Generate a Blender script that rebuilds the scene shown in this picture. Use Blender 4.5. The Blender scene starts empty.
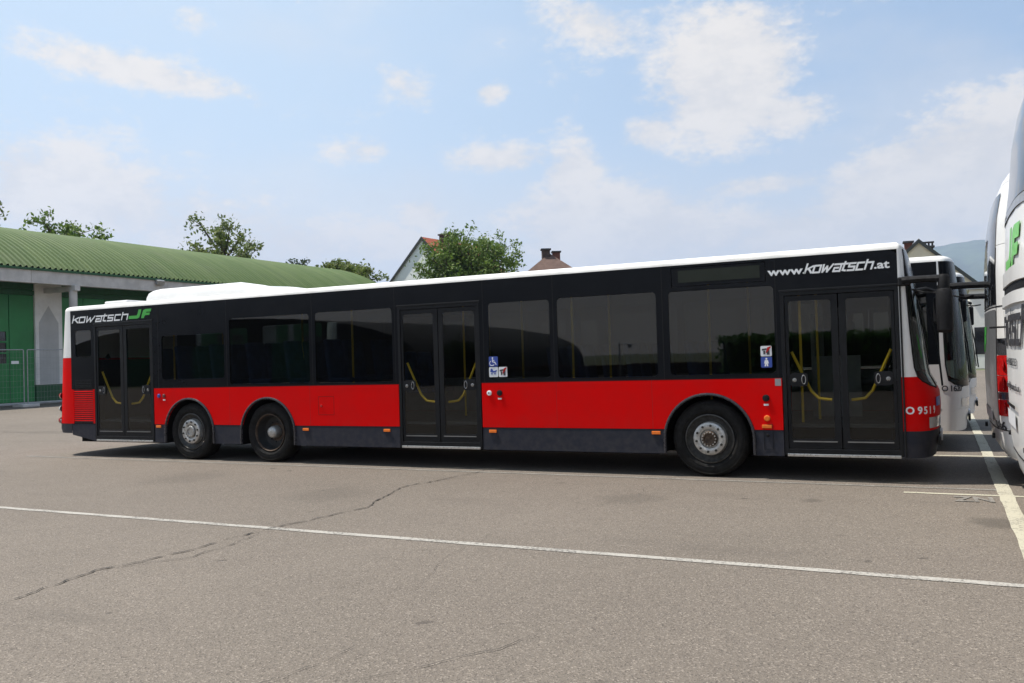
import bpy, bmesh, math, random
from mathutils import Vector, Matrix, Euler
from mathutils.geometry import tessellate_polygon
random.seed(7)
R = math.radians
S = bpy.context.scene
COL = S.collection

# ------------------------------------------------------------------ camera
cam_d = bpy.data.cameras.new('camera'); cam = bpy.data.objects.new('camera', cam_d); COL.objects.link(cam)
F_PX, PITCH, ROLL, YAW, CAM_H = 867.25, 1.0925, -1.7236, 26.134, 1.5459
cam_d.sensor_width = 36; cam_d.lens = F_PX / 1024 * 36; cam_d.clip_start = .1; cam_d.clip_end = 40000
def set_cam():
    p, r, y = R(PITCH), R(ROLL), R(YAW)
    fw = Vector((-math.sin(y)*math.cos(p), math.cos(y)*math.cos(p), math.sin(p)))
    rt = Vector((math.cos(y), math.sin(y), 0)); up = rt.cross(fw)
    r2 = rt*math.cos(r) + up*math.sin(r); u2 = -rt*math.sin(r) + up*math.cos(r)
    m = Matrix((r2, u2, -fw)).transposed().to_4x4(); m.translation = (0, 0, CAM_H)
    cam.matrix_world = m
set_cam(); S.camera = cam
S.render.resolution_x, S.render.resolution_y = 1024, 683

# ------------------------------------------------------------------ light
SUN_EL, SUN_OFF = 65.5, -14.0          # a high summer sun over -X, a little towards -Y
sd = Vector((-math.cos(R(SUN_EL))*math.cos(R(SUN_OFF)), math.cos(R(SUN_EL))*math.sin(R(SUN_OFF)), math.sin(R(SUN_EL))))
sun_d = bpy.data.lights.new('sun', 'SUN'); sun_d.energy = 5.0; sun_d.angle = R(.5); sun_d.color = (1, .95, .87)
sun = bpy.data.objects.new('sun', sun_d); COL.objects.link(sun)
sun.rotation_euler = sd.to_track_quat('Z', 'Y').to_euler(); sun.location = (-20, 0, 40)
S.view_settings.view_transform = 'Standard'; S.view_settings.look = 'None'
S.view_settings.exposure = 0.6; S.view_settings.gamma = 1; S.view_settings.use_curve_mapping = False
S.cycles.max_bounces = 8; S.cycles.transparent_max_bounces = 16; S.cycles.volume_bounces = 1
S.cycles.caustics_reflective = False; S.cycles.caustics_refractive = False
S.cycles.sample_clamp_indirect = 6

class NT:
    def __init__(s, tree): s.t = tree; s.n = tree.nodes; s.l = tree.links
    def new(s, typ, **kw):
        n = s.n.new(typ)
        for k, v in kw.items(): setattr(n, k, v)
        return n
    def put(s, node, i, v):
        if isinstance(v, bpy.types.NodeSocket): s.l.new(v, node.inputs[i])
        else: node.inputs[i].default_value = v
    def math(s, op, a, b=0.0, c=None, clamp=False):
        n = s.new('ShaderNodeMath', operation=op, use_clamp=clamp); s.put(n, 0, a); s.put(n, 1, b)
        if c is not None: s.put(n, 2, c)
        return n.outputs[0]
    def mix(s, f, a, b):
        n = s.new('ShaderNodeMix', data_type='RGBA'); s.put(n, 0, f); s.put(n, 6, a); s.put(n, 7, b); return n.outputs[2]
    def noise(s, vec, scale, detail=4, rough=.5, out=0, **kw):
        n = s.new('ShaderNodeTexNoise', **kw); n.inputs['Scale'].default_value = scale
        n.inputs['Detail'].default_value = detail; n.inputs['Roughness'].default_value = rough
        if vec is not None: s.l.new(vec, n.inputs['Vector'])
        return n.outputs[out]
    def ramp(s, fac, stops):
        n = s.new('ShaderNodeValToRGB'); s.l.new(fac, n.inputs[0]); e = n.color_ramp.elements
        while len(e) < len(stops): e.new(.5)
        for i, (p, c) in enumerate(stops):
            e[i].position = p; e[i].color = c if len(c) == 4 else (*c, 1)
        return n.outputs[0]
    def smooth(s, v, lo, hi, a=0.0, b=1.0):
        n = s.new('ShaderNodeMapRange', interpolation_type='SMOOTHSTEP')
        s.put(n, 0, v); n.inputs[1].default_value = lo; n.inputs[2].default_value = hi
        n.inputs[3].default_value = a; n.inputs[4].default_value = b
        return n.outputs[0]

# ------------------------------------------------------------------ world: real sky with summer clouds
W = bpy.data.worlds.new('World'); S.world = W; W.use_nodes = True
w = NT(W.node_tree); w.n.clear()
wo = w.new('ShaderNodeOutputWorld'); bg = w.new('ShaderNodeBackground'); w.l.new(bg.outputs[0], wo.inputs[0])
SKY_STRENGTH = .087
bg.inputs[1].default_value = SKY_STRENGTH
sky = w.new('ShaderNodeTexSky', sky_type='NISHITA'); sky.sun_disc = False
sky.sun_elevation = R(SUN_EL); sky.sun_rotation = math.atan2(sd.x, sd.y)
sky.altitude = 500; sky.air_density = 1.1; sky.dust_density = 1.3; sky.ozone_density = 1.6
tc = w.new('ShaderNodeTexCoord'); sp = w.new('ShaderNodeSeparateXYZ'); w.l.new(tc.outputs['Generated'], sp.inputs[0])
az = w.math('MULTIPLY', w.math('ARCTAN2', sp.outputs[0], sp.outputs[1]), 180/math.pi)
el = w.math('MULTIPLY', w.math('ARCSINE', sp.outputs[2]), 180/math.pi)
# clouds as banks in the sky: azimuth from +Y, elevation, half width, half height, tilt, weight (degrees)
CLOUDS = [(-49.0,17.6,7.2,.95,-7,.60),(-53,10.4,7.5,2.6,-10,.72),(-45,8.6,7,2.4,-8,.58),(-42,7.6,8,1.8,0,.65),(-32.7,17.6,2.0,1.1,-25,.48),
 (-27.1,17.1,1.3,.7,0,.60),(-35.6,13.6,2.0,.8,0,.50),(-31.8,9.6,1.7,1.3,0,.6),(-26.3,13.0,3.6,1.0,0,.6),(-45.8,20.8,1.2,.8,0,.40),(-34,7.6,5,1.4,0,.5),
 (-11.8,17.2,4.6,3.9,25,.85),(-16.6,14.2,2.0,1.2,0,.62),(-20.0,20.9,3.6,1.5,-20,.62),(-8.5,14.6,3.4,1.4,0,.62),
 (-21.8,11.6,1.9,2.4,0,.75),(-18.8,8.4,7.0,2.5,-5,.85),(-12.5,7.6,6,1.6,0,.65),(0.2,9.4,7.6,3.4,20,.95),(5,12.2,5,1.9,12,.7),
 (-7.6,6.9,4.0,2.0,0,.75),(-9.6,10.4,4.4,.7,0,.55),(-2.7,13.1,1.0,.6,0,.25),
 (-90,16,22,6,0,.6),(60,18,25,8,0,.6),(140,14,40,7,0,.4),(-150,20,18,8,0,.5),(180,34,22,7,0,.5),(20,34,14,5,0,.5),(-60,40,18,5,0,.5),(95,40,20,8,0,.6)]
acc = None
for (a, e, wa, we, tl, wt) in CLOUDS:
    da = w.math('SUBTRACT', az, a); de = w.math('SUBTRACT', el, e)
    c_, s_ = math.cos(R(tl)), math.sin(R(tl))
    u = w.math('DIVIDE', w.math('ADD', w.math('MULTIPLY', da, c_), w.math('MULTIPLY', de, s_)), wa)
    v = w.math('DIVIDE', w.math('SUBTRACT', w.math('MULTIPLY', de, c_), w.math('MULTIPLY', da, s_)), we)
    q = w.math('ADD', w.math('MULTIPLY', u, u), w.math('MULTIPLY', v, v))
    g = w.math('MULTIPLY', w.math('EXPONENT', w.math('MULTIPLY', q, -.8)), wt)
    acc = g if acc is None else w.math('MAXIMUM', acc, g)
acc = w.math('MULTIPLY', acc, 1.08)
mp = w.new('ShaderNodeMapping'); w.l.new(tc.outputs['Generated'], mp.inputs[0]); mp.inputs['Scale'].default_value = (1, 1, 1.9)
n1 = w.noise(mp.outputs[0], 9.0, 9, .56); n2 = w.noise(mp.outputs[0], 34.0, 7, .6)
n3 = w.noise(mp.outputs[0], 95.0, 6, .65)
nn = w.math('ADD', w.math('ADD', w.math('MULTIPLY', n1, .50), w.math('MULTIPLY', n2, .32)), w.math('MULTIPLY', n3, .18))
dens = w.math('ADD', acc, w.math('MULTIPLY', w.math('SUBTRACT', nn, .5), 2.3))
cov = w.smooth(dens, .13, .60)
veil = w.smooth(w.math('ADD', w.noise(mp.outputs[0], 3.2, 6, .55), w.math('MULTIPLY', el, -.006)), .36, .62, 0, .30)
cov = w.math('MULTIPLY', cov, .93)
cov = w.math('MAXIMUM', cov, veil)
lit = w.smooth(nn, .42, .58)
ccol = w.mix(lit, (6.6, 6.2, 5.7, 1), (7.8, 7.15, 6.3, 1))
skyb = w.mix(.30, sky.outputs[0], (4.9, 6.8, 8.8, 1))
skyb = w.mix(w.smooth(az, -48, 8, .46, 0), skyb, (6.7, 7.9, 8.5, 1))
skyb = w.mix(w.smooth(el, 1, 16, .85, 0), skyb, (7.6, 6.9, 6.0, 1))
w.l.new(w.mix(cov, skyb, ccol), bg.inputs[0])

# ------------------------------------------------------------------ materials
MATS = {}
def mat(name, col, rough=.5, metal=0.0, coat=0.0, var=.12, vscale=6.0, bump=0.0, bscale=60.0, spec=.5, emit=None):
    if name in MATS: return MATS[name]
    m = bpy.data.materials.new(name); m.use_nodes = True; t = NT(m.node_tree)
    b = t.n['Principled BSDF']; g = t.new('ShaderNodeNewGeometry'); pos = g.outputs['Position']
    n = t.noise(pos, vscale, 6, .6)
    c0 = tuple(x*(1-var) for x in col) + (1,); c1 = tuple(min(1, x*(1+var)) for x in col) + (1,)
    t.l.new(t.mix(t.smooth(n, .3, .7), c0, c1), b.inputs['Base Color'])
    t.l.new(t.smooth(t.noise(pos, vscale*2.3, 4, .6), .3, .75, max(.02, rough*.82), min(1, rough*1.2)), b.inputs['Roughness'])
    b.inputs['Metallic'].default_value = metal; b.inputs['Coat Weight'].default_value = coat
    b.inputs['Coat Roughness'].default_value = .04; b.inputs['Specular IOR Level'].default_value = spec
    if bump:
        bp = t.new('ShaderNodeBump'); bp.inputs['Strength'].default_value = bump; bp.inputs['Distance'].default_value = .01
        t.l.new(t.noise(pos, bscale, 5, .6), bp.inputs['Height']); t.l.new(bp.outputs[0], b.inputs['Normal'])
    MATS[name] = m; return m
def paint(name, col, rough=.3, wave=.05, coat=.6, dirt=.0, spec=.5):
    """vehicle paint: clear coat, panels that are never perfectly flat, road dust near the sill"""
    if name in MATS: return MATS[name]
    m = bpy.data.materials.new(name); m.use_nodes = True; t = NT(m.node_tree)
    b = t.n['Principled BSDF']; g = t.new('ShaderNodeNewGeometry'); pos = g.outputs['Position']
    n = t.noise(pos, 2.2, 7, .65)
    c = t.mix(t.smooth(n, .35, .75), (*col, 1), (*[x*.9+.004 for x in col], 1))
    if dirt:
        sx = t.new('ShaderNodeSeparateXYZ'); t.l.new(pos, sx.inputs[0])
        low = t.smooth(sx.outputs[2], .25, .9, 1, 0)
        f = t.math('MULTIPLY', t.math('MULTIPLY', low, t.smooth(t.noise(pos, 9, 6, .7), .3, .8)), dirt)
        c = t.mix(f, c, (.20, .17, .14, 1))
    t.l.new(c, b.inputs['Base Color'])
    b.inputs['Roughness'].default_value = rough; b.inputs['Coat Weight'].default_value = coat; b.inputs['Coat Roughness'].default_value = .03; b.inputs['Specular IOR Level'].default_value = spec
    bp = t.new('ShaderNodeBump'); bp.inputs['Strength'].default_value = wave; bp.inputs['Distance'].default_value = .02
    t.l.new(t.noise(pos, 1.7, 2, .5), bp.inputs['Height']); t.l.new(bp.outputs[0], b.inputs['Normal']); t.l.new(bp.outputs[0], b.inputs['Coat Normal'])
    MATS[name] = m; return m
def glass(name, tint, refl=1.0, wave=.04, sheet=False):
    if name in MATS: return MATS[name]
    m = bpy.data.materials.new(name); m.use_nodes = True; t = NT(m.node_tree); t.n.clear()
    o = t.new('ShaderNodeOutputMaterial'); mx = t.new('ShaderNodeMixShader')
    tr = t.new('ShaderNodeBsdfTransparent'); tr.inputs[0].default_value = (*tint, 1)
    gl = t.new('ShaderNodeBsdfGlossy'); gl.inputs[0].default_value = (1, 1, 1, 1); gl.inputs['Roughness'].default_value = .015
    fr = t.new('ShaderNodeFresnel'); fr.inputs[0].default_value = 1.5
    bp = t.new('ShaderNodeBump'); bp.inputs['Strength'].default_value = wave; bp.inputs['Distance'].default_value = .02
    g = t.new('ShaderNodeNewGeometry'); t.l.new(t.noise(g.outputs['Position'], 1.3, 2, .5), bp.inputs['Height'])
    t.l.new(bp.outputs[0], gl.inputs['Normal']); t.l.new(bp.outputs[0], fr.inputs['Normal'])
    front = t.math('SUBTRACT', 1.0, 0.0 if sheet else g.outputs['Backfacing'])     # the inner face of the pane only lets light through
    t.l.new(t.math('MULTIPLY', t.math('MULTIPLY', fr.outputs[0], refl, clamp=True), front), mx.inputs[0])
    t.l.new(t.mix(front, (1, 1, 1, 1), (*tint, 1)), tr.inputs[0])
    t.l.new(tr.outputs[0], mx.inputs[1]); t.l.new(gl.outputs[0], mx.inputs[2]); t.l.new(mx.outputs[0], o.inputs[0])
    MATS[name] = m; return m

M_white = paint('bus_white', (.72, .715, .70), .35, .04, .3); M_red = paint('bus_red', (.60, .001, .001), .5, .03, .0, .10, .05)
M_black = paint('bus_black', (.0035, .0045, .007), .22, .02, .0, 0, .12); M_grey = paint('skirt_grey', (.022, .024, .034), .5, .03, .0, .14, .12)
M_frame = mat('door_frame_black', (.007, .0075, .009), .4, var=.2, spec=.2); M_rub = mat('black_rubber', (.006, .006, .007), .7, var=.2, vscale=14, spec=.25)
M_tyre = mat('tyre_rubber', (.010, .0095, .009), .8, var=.3, vscale=10, bump=.4, bscale=40, spec=.2)
M_dark = mat('underbody_dark', (.006, .006, .006), .9, var=.3, spec=.1)
M_alu = mat('brushed_steel', (.55, .55, .54), .32, 1.0, var=.12, vscale=20); M_hub = mat('wheel_disc_silver', (.42, .41, .39), .42, .55, var=.25, vscale=30)
M_rust = mat('rusty_rim', (.075, .05, .034), .7, .3, var=.5, vscale=25); M_black_hub = mat('wheel_dark', (.02, .02, .02), .6, .2, var=.3)
M_amber = mat('amber_lens', (.75, .16, .01), .2, coat=.6, var=.1); M_redlens = mat('red_lens', (.42, .01, .01), .15, coat=.8, var=.2, vscale=30)
M_clear = mat('clear_lens', (.62, .63, .62), .12, .3, coat=.8, var=.1); M_yel = mat('yellow_rail', (.78, .49, .02), .35, var=.08)
M_let = mat('white_lettering', (.72, .73, .74), .5, var=.03); M_letd = mat('dark_lettering', (.035, .035, .04), .5, var=.03)
M_grn = mat('green_lettering', (.05, .36, .05), .45, var=.05); M_blue = mat('blue_sticker', (.025, .06, .30), .4, var=.05); M_stw = mat('white_sticker', (.66, .68, .70), .4, var=.04)
M_glass = glass('tinted_glass', (.235, .26, .26), 1.1); M_dglass = glass('door_glass_clear', (.50, .53, .50), .85); M_wind = glass('windscreen_glass', (.30, .34, .32), .6, sheet=True); M_cglass = mat('coach_glass', (.012, .013, .015), .06, spec=.8, var=.1)
M_seat = mat('seat_fabric', (.03, .06, .14), .9, var=.3); M_in = mat('interior_grey', (.22, .22, .22), .7, var=.1); M_floor = mat('interior_floor', (.05, .05, .055), .8)
M_led = mat('display_panel', (.014, .018, .012), .5, var=.1, spec=.25)
M_conc = mat('concrete', (.52, .50, .475), .85, var=.14, vscale=1.6, bump=.3); M_plast = mat('pale_plaster', (.72, .71, .68), .9, var=.10, vscale=1.1, bump=.2)
M_plastd = mat('grey_plaster_patch', (.46, .46, .45), .9, var=.08, vscale=1.1); M_gdoor = mat('green_door_paint', (.018, .19, .05), .45, var=.14, vscale=.9)
M_gdark = mat('green_trim_paint', (.010, .080, .026), .5, var=.15); M_galv = mat('galvanised_steel', (.34, .35, .35), .5, .6, var=.15, vscale=12)

# ------------------------------------------------------------------ mesh helpers
def tag(o, label=None, cat=None, group=None, kind=None):
    if label: o['label'] = label
    if cat: o['category'] = cat
    if group: o['group'] = group
    if kind: o['kind'] = kind
    return o
def empty(name, loc=(0, 0, 0), rz=0.0):
    o = bpy.data.objects.new(name, None); COL.objects.link(o); o.location = loc; o.rotation_euler.z = rz
    o.empty_display_size = .3; return o
class MB:
    def __init__(s): s.v = []; s.f = []
    def add(s, vs, fs):
        k = len(s.v); s.v += [tuple(p) for p in vs]; s.f += [tuple(i+k for i in f) for f in fs]; return s
    def box(s, x0, y0, z0, x1, y1, z1, rot=None, c=None):
        vs = [Vector((x, y, z)) for z in (z0, z1) for y in (y0, y1) for x in (x0, x1)]
        if rot is not None:
            c = Vector(c) if c else Vector(((x0+x1)/2, (y0+y1)/2, (z0+z1)/2)); vs = [c + rot @ (p-c) for p in vs]
        return s.add(vs, [(0,2,3,1),(4,5,7,6),(0,1,5,4),(2,6,7,3),(0,4,6,2),(1,3,7,5)])
    def tube(s, pts, r, n=8, cap=True):
        pts = [Vector(p) for p in pts]; k = len(pts); rs = r if isinstance(r, (list, tuple)) else [r]*k
        vs = []; prev = None
        for i, p in enumerate(pts):
            d = (pts[min(i+1, k-1)] - pts[max(i-1, 0)]).normalized()
            if prev is None:
                a = d.cross(Vector((0, 0, 1)) if abs(d.z) < .9 else Vector((1, 0, 0))).normalized()
            else:
                a = (prev - d*prev.dot(d)).normalized()
            prev = a; b = d.cross(a)
            for j in range(n):
                t = 2*math.pi*j/n; vs.append(p + (a*math.cos(t) + b*math.sin(t))*rs[i])
        fs = [(i*n+j, i*n+(j+1) % n, (i+1)*n+(j+1) % n, (i+1)*n+j) for i in range(k-1) for j in range(n)]
        if cap: fs += [tuple(range(n-1, -1, -1)), tuple((k-1)*n+j for j in range(n))]
        return s.add(vs, fs)
    def lathe(s, prof, n=40, c=(0, 0, 0), axis='Y'):
        """prof: list of (radius, depth along axis)"""
        vs = []
        for (r, d) in prof:
            for j in range(n):
                t = 2*math.pi*j/n; a, b = r*math.cos(t), r*math.sin(t)
                vs.append((c[0]+a, c[1]+d, c[2]+b) if axis == 'Y' else ((c[0]+d, c[1]+a, c[2]+b) if axis == 'X' else (c[0]+a, c[1]+b, c[2]+d)))
        return s.add(vs, [(i*n+j, i*n+(j+1) % n, (i+1)*n+(j+1) % n, (i+1)*n+j) for i in range(len(prof)-1) for j in range(n)])
    def plate(s, outer, holes=(), y0=0.0, y1=.03, fn=None):
        """a flat panel in the XZ plane with holes, from depth y0 to y1"""
        loops = [list(outer)] + [list(h) for h in holes]
        tris = tessellate_polygon([[Vector((a, b, 0)) for a, b in l] for l in loops])
        flat = [q for l in loops for q in l]; k = len(flat); fn = fn or (lambda u, v, d: (u, d, v))
        vs = [fn(u, v, y0) for u, v in flat] + [fn(u, v, y1) for u, v in flat]
        fs = [tuple(t) for t in tris] + [(a+k, b+k, c+k) for c, b, a in tris]
        o = 0
        for l in loops:
            m = len(l)
            for i in range(m):
                a, b = o+i, o+(i+1) % m; fs.append((a, b, b+k, a+k))
            o += m
        return s.add(vs, fs)
    def build(s, name, m, parent=None, smooth=False, bevel=0.0, loc=None, weld=False, recalc=True):
        me = bpy.data.meshes.new(name); me.from_pydata(s.v, [], s.f)
        bm = bmesh.new(); bm.from_mesh(me)
        if weld: bmesh.ops.remove_doubles(bm, verts=bm.verts, dist=1e-5)
        if recalc: bmesh.ops.recalc_face_normals(bm, faces=bm.faces)
        bm.to_mesh(me); bm.free()
        for mm in (m if isinstance(m, (list, tuple)) else [m]): me.materials.append(mm)
        if smooth:
            me.polygons.foreach_set('use_smooth', [True]*len(me.polygons))
            me.set_sharp_from_angle(angle=R(40))
        o = bpy.data.objects.new(name, me); COL.objects.link(o)
        if parent: o.parent = parent
        if loc: o.location = loc
        if bevel:
            b = o.modifiers.new('bevel', 'BEVEL'); b.width = bevel; b.segments = 2; b.limit_method = 'ANGLE'; b.angle_limit = R(35)
        return o
def rect(x0, z0, x1, z1, r=0.0, n=4):
    if r <= 0: return [(x0, z0), (x1, z0), (x1, z1), (x0, z1)]
    out = []
    for (cx, cz, a) in ((x1-r, z0+r, -90), (x1-r, z1-r, 0), (x0+r, z1-r, 90), (x0+r, z0+r, 180)):
        for i in range(n+1):
            t = R(a + 90*i/n); out.append((cx+r*math.cos(t), cz+r*math.sin(t)))
    return out
def text(name, s, size, m, parent, M4, depth=.003, shear=0.0, bold=0.0, align='LEFT', spacing=1.0, wscale=1.0):
    cu = bpy.data.curves.new(name, 'FONT'); cu.body = s; cu.size = size; cu.shear = shear; cu.offset = bold; cu.align_x = align
    cu.extrude = depth; cu.space_character = spacing; cu.resolution_u = 3
    t = bpy.data.objects.new(name, cu); COL.objects.link(t)
    dg = bpy.context.evaluated_depsgraph_get(); dg.update()
    me = bpy.data.meshes.new_from_object(t.evaluated_get(dg)); bpy.data.objects.remove(t)
    me.transform(M4 @ Matrix.Diagonal((wscale, 1, 1, 1))); me.materials.clear(); me.materials.append(m); me.name = name
    o = bpy.data.objects.new(name, me); COL.objects.link(o); o.parent = parent
    return o
def side_matrix(x, y, z): # text standing on the XZ plane, read from -Y
    return Matrix.Translation((x, y, z)) @ Matrix.Rotation(R(90), 4, 'X')

# stroke lettering for the company wordmark: polylines in a unit cell, slanted and thick
GL = {'k': ([[(0, 0), (0, 1)], [(.08, .33), (.62, .72)], [(.22, .42), (.62, 0)]], .78),
 'o': ([[(0, 0), (.62, 0), (.62, .62), (0, .62), (0, 0)]], .86), 'w': ([[(0, .66), (.06, 0), (.38, .5), (.5, 0), (.9, .66)]], 1.08),
 'a': ([[(.0, .62), (.62, .62), (.62, -.04)], [(.62, .0), (0.02, .0), (.05, .30), (.42, .30)]], .86), 't': ([[(0.08, .95), (.02, .06), (.3, .0)], [(-.14, .62), (.36, .62)]], .52),
 's': ([[(.58, .62), (.02, .62), (.02, .33), (.56, .31), (.56, 0), (-.02, 0)]], .80), 'r': ([[(0, 0), (0, .62), (.5, .62)]], .66),
 'c': ([[(.58, .62), (0, .62), (0, 0), (.58, 0)]], .80), 'h': ([[(0, 0), (0, 1)], [(0, .6), (.6, .6), (.6, 0)]], .78)}
def wordmark(mb, word, x0, z0, h, width, fn, thick=.20, slant=.34):
    total = sum(GL[c][1] for c in word); sx = width/total; x = x0
    for c in word:
        st, adv = GL[c]; st = [[(q, y*1.2 if y < .7 else y) for q, y in l] for l in st]
        for line in st:
            for i in range(len(line)-1):
                a, b = Vector(line[i]), Vector(line[i+1])
                d = Vector(((b.x-a.x)*sx, (b.y-a.y)*h)); L = d.length or 1; d = d/L
                n = Vector((-d.y, d.x))*thick*h*.5; e = d*thick*h*.35
                A = Vector((a.x*sx, a.y*h)) - e; B = Vector((b.x*sx, b.y*h)) + e
                q = [A-n, B-n, B+n, A+n]
                q = [(x+p.x+slant*p.y, z0+p.y) for p in q]
                k = .0001*(len(mb.v)//8)
                mb.add([fn(u, v, k) for u, v in q] + [fn(u, v, .002+k) for u, v in q], [(0,1,2,3),(7,6,5,4),(0,4,5,1),(1,5,6,2),(2,6,7,3),(3,7,4,0)])
        x += adv*sx
def jf_mark(mb, x0, z0, h, wd, fn):
    s = .35*h
    P = [[(0, 0), (.44, 0), (.52, .12), (.56, .5), (.58, 1), (.44, 1), (.42, .52), (.38, .34), (0, .34)],
         [(.62, 0), (.75, 0), (.77, .22), (.80, .32), (1.0, .32), (1.02, .58), (.82, .58), (.84, .68), (1.04, .68), (1.06, 1.0), (.78, 1.0), (.68, .9), (.64, .5)]]
    for poly in P:
        mb.plate([(x0+u*wd+v*s*.6, z0+v*h) for u, v in poly], (), 0, .003, fn=lambda u, v, d: fn(u, v, d))

# ------------------------------------------------------------------ ground and markings
def asphalt():
    m = bpy.data.materials.new('asphalt'); m.use_nodes = True; t = NT(m.node_tree); b = t.n['Principled BSDF']
    g = t.new('ShaderNodeNewGeometry'); pos = g.outputs['Position']
    big = t.noise(pos, .16, 5, .6); mid = t.noise(pos, 1.3, 6, .65); fine = t.noise(pos, 55, 3, .7)
    c = t.mix(t.smooth(big, .3, .7), (0.1401, 0.1188, 0.0974, 1), (0.1723, 0.1462, 0.1207, 1))
    c = t.mix(t.smooth(mid, .35, .8, 0, .4), c, (0.1129, 0.0956, 0.0792, 1))
    vo = t.new('ShaderNodeTexVoronoi'); vo.inputs['Scale'].default_value = 115; t.l.new(pos, vo.inputs['Vector'])
    sep = t.new('ShaderNodeSeparateColor'); t.l.new(vo.outputs['Color'], sep.inputs[0])
    c = t.mix(t.smooth(sep.outputs[0], .80, .97, 0, .62), c, (0.3208, 0.2747, 0.2284, 1))
    c = t.mix(t.smooth(sep.outputs[1], .72, .98, 0, .65), c, (0.0499, 0.0418, 0.0355, 1))
    c = t.mix(t.smooth(fine, .4, .7, 0, .35), c, (0.0736, 0.0626, 0.0527, 1))
    st = t.new('ShaderNodeMapping'); st.inputs['Scale'].default_value = (.35, 1.1, 1); t.l.new(pos, st.inputs[0])
    c = t.mix(t.smooth(t.noise(st.outputs[0], .9, 5, .6), .56, .76, 0, .45), c, (0.0891, 0.0758, 0.0639, 1))
    for (sx_, sy_, sr, kk) in ((.45, 8.55, .34, .55), (-3.0, 8.9, .5, .3), (-1.2, 9.3, .18, .5), (-6.5, 8.2, .7, .25), (-9.5, 9.0, .8, .25), (1.6, 6.9, .5, .3), (-4.2, 9.8, .12, .5)):
        vd = t.new('ShaderNodeVectorMath', operation='DISTANCE'); t.l.new(pos, vd.inputs[0]); vd.inputs[1].default_value = (sx_, sy_, 0)
        dd = t.math('ADD', vd.outputs['Value'], t.math('MULTIPLY', t.math('SUBTRACT', mid, .5), sr*2.2))
        c = t.mix(t.smooth(dd, sr*.35, sr, kk, 0), c, (0.0571, 0.0499, 0.0420, 1))
    drip = t.noise(pos, 4.5, 2, .4)
    c = t.mix(t.smooth(drip, .72, .78, 0, .55), c, (0.0416, 0.0351, 0.0305, 1))
    t.l.new(c, b.inputs['Base Color']); b.inputs['Roughness'].default_value = .88; b.inputs['Specular IOR Level'].default_value = .3
    bp = t.new('ShaderNodeBump'); bp.inputs['Strength'].default_value = .55; bp.inputs['Distance'].default_value = .006
    t.l.new(vo.outputs['Distance'], bp.inputs['Height']); t.l.new(bp.outputs[0], b.inputs['Normal'])
    return m
M_asph = asphalt()
gr = MB(); 
xs = [-9000, -400, -120, -60, -30, -15, -5, 0, 5, 15, 40, 120, 400, 9000]
def far_mat():
    return mat('meadow', (.085, .10, .045), .95, var=.35, vscale=.02)
tag(MB().box(-9000, -3000, -.6, 9000, 9000, -.03).build('ground', far_mat()), kind='structure')
tag(MB().box(-58, -60, -.02-.3, 60, 58, 0).build('parking_yard', M_asph), kind='structure')

def line_mat(name, col, wear):
    m = bpy.data.materials.new(name); m.use_nodes = True; t = NT(m.node_tree); b = t.n['Principled BSDF']
    g = t.new('ShaderNodeNewGeometry'); pos = g.outputs['Position']
    n = t.noise(pos, 38, 6, .75); n2 = t.noise(pos, 2.4, 4, .6)
    f = t.smooth(t.math('ADD', t.math('MULTIPLY', n, .7), t.math('MULTIPLY', n2, .3)), wear-.06, wear+.06)
    t.l.new(t.mix(f, (.12, .11, .098, 1), (*col, 1)), b.inputs['Base Color']); b.inputs['Roughness'].default_value = .8
    return m
ML1 = line_mat('line_paint_white', (.33, .31, .275), .465); ML2 = line_mat('line_paint_cream', (.40, .375, .29), .43); ML3 = line_mat('line_paint_faded', (.22, .205, .18), .50)
def strip(name, x0, y0, x1, y1, m, wob=.006, z=.004, n=60):
    mb = MB(); vs = []; fs = []
    L = max(abs(x1-x0), abs(y1-y0)); alongx = abs(x1-x0) > abs(y1-y0)
    for i in range(n+1):
        t = i/n; a = random.uniform(-wob, wob); b = random.uniform(-wob, wob)
        if alongx: x = x0+(x1-x0)*t; vs += [(x, y0+a, z), (x, y1+b, z)]
        else: y = y0+(y1-y0)*t; vs += [(x0+a, y, z), (x1+b, y, z)]
    fs = [(2*i, 2*i+2, 2*i+3, 2*i+1) for i in range(n)]
    mb.add(vs, fs); return tag(mb.build(name, m, recalc=False), kind='structure')
strip('parking_line', -26, 6.335, 9, 6.425, ML1, n=200)
strip('parking_line', -15.2, 10.42, .50, 10.50, ML3, n=100)
strip('parking_line', -.38, 10.03, 7, 10.11, ML2)
strip('parking_line', -9, 13.50, 7, 13.60, ML2)
strip('parking_line', -9, 16.75, 7, 16.85, ML2)
strip('parking_line', -9, 20.0, 7, 20.1, ML2)
strip('lane_line', .50, -8, .635, 40, ML2, z=.008, n=200)
text('bay_number', 'ZN', .42, ML3, None, Matrix.Translation((.10, 9.62, .006)) @ Matrix.Rotation(R(3), 4, 'Z'), depth=.001, bold=.012, wscale=.6)
tag(bpy.data.objects['bay_number'], kind='structure')
M_crack = mat('crack_dark', (.016, .014, .012), .95, var=.3)
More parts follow.
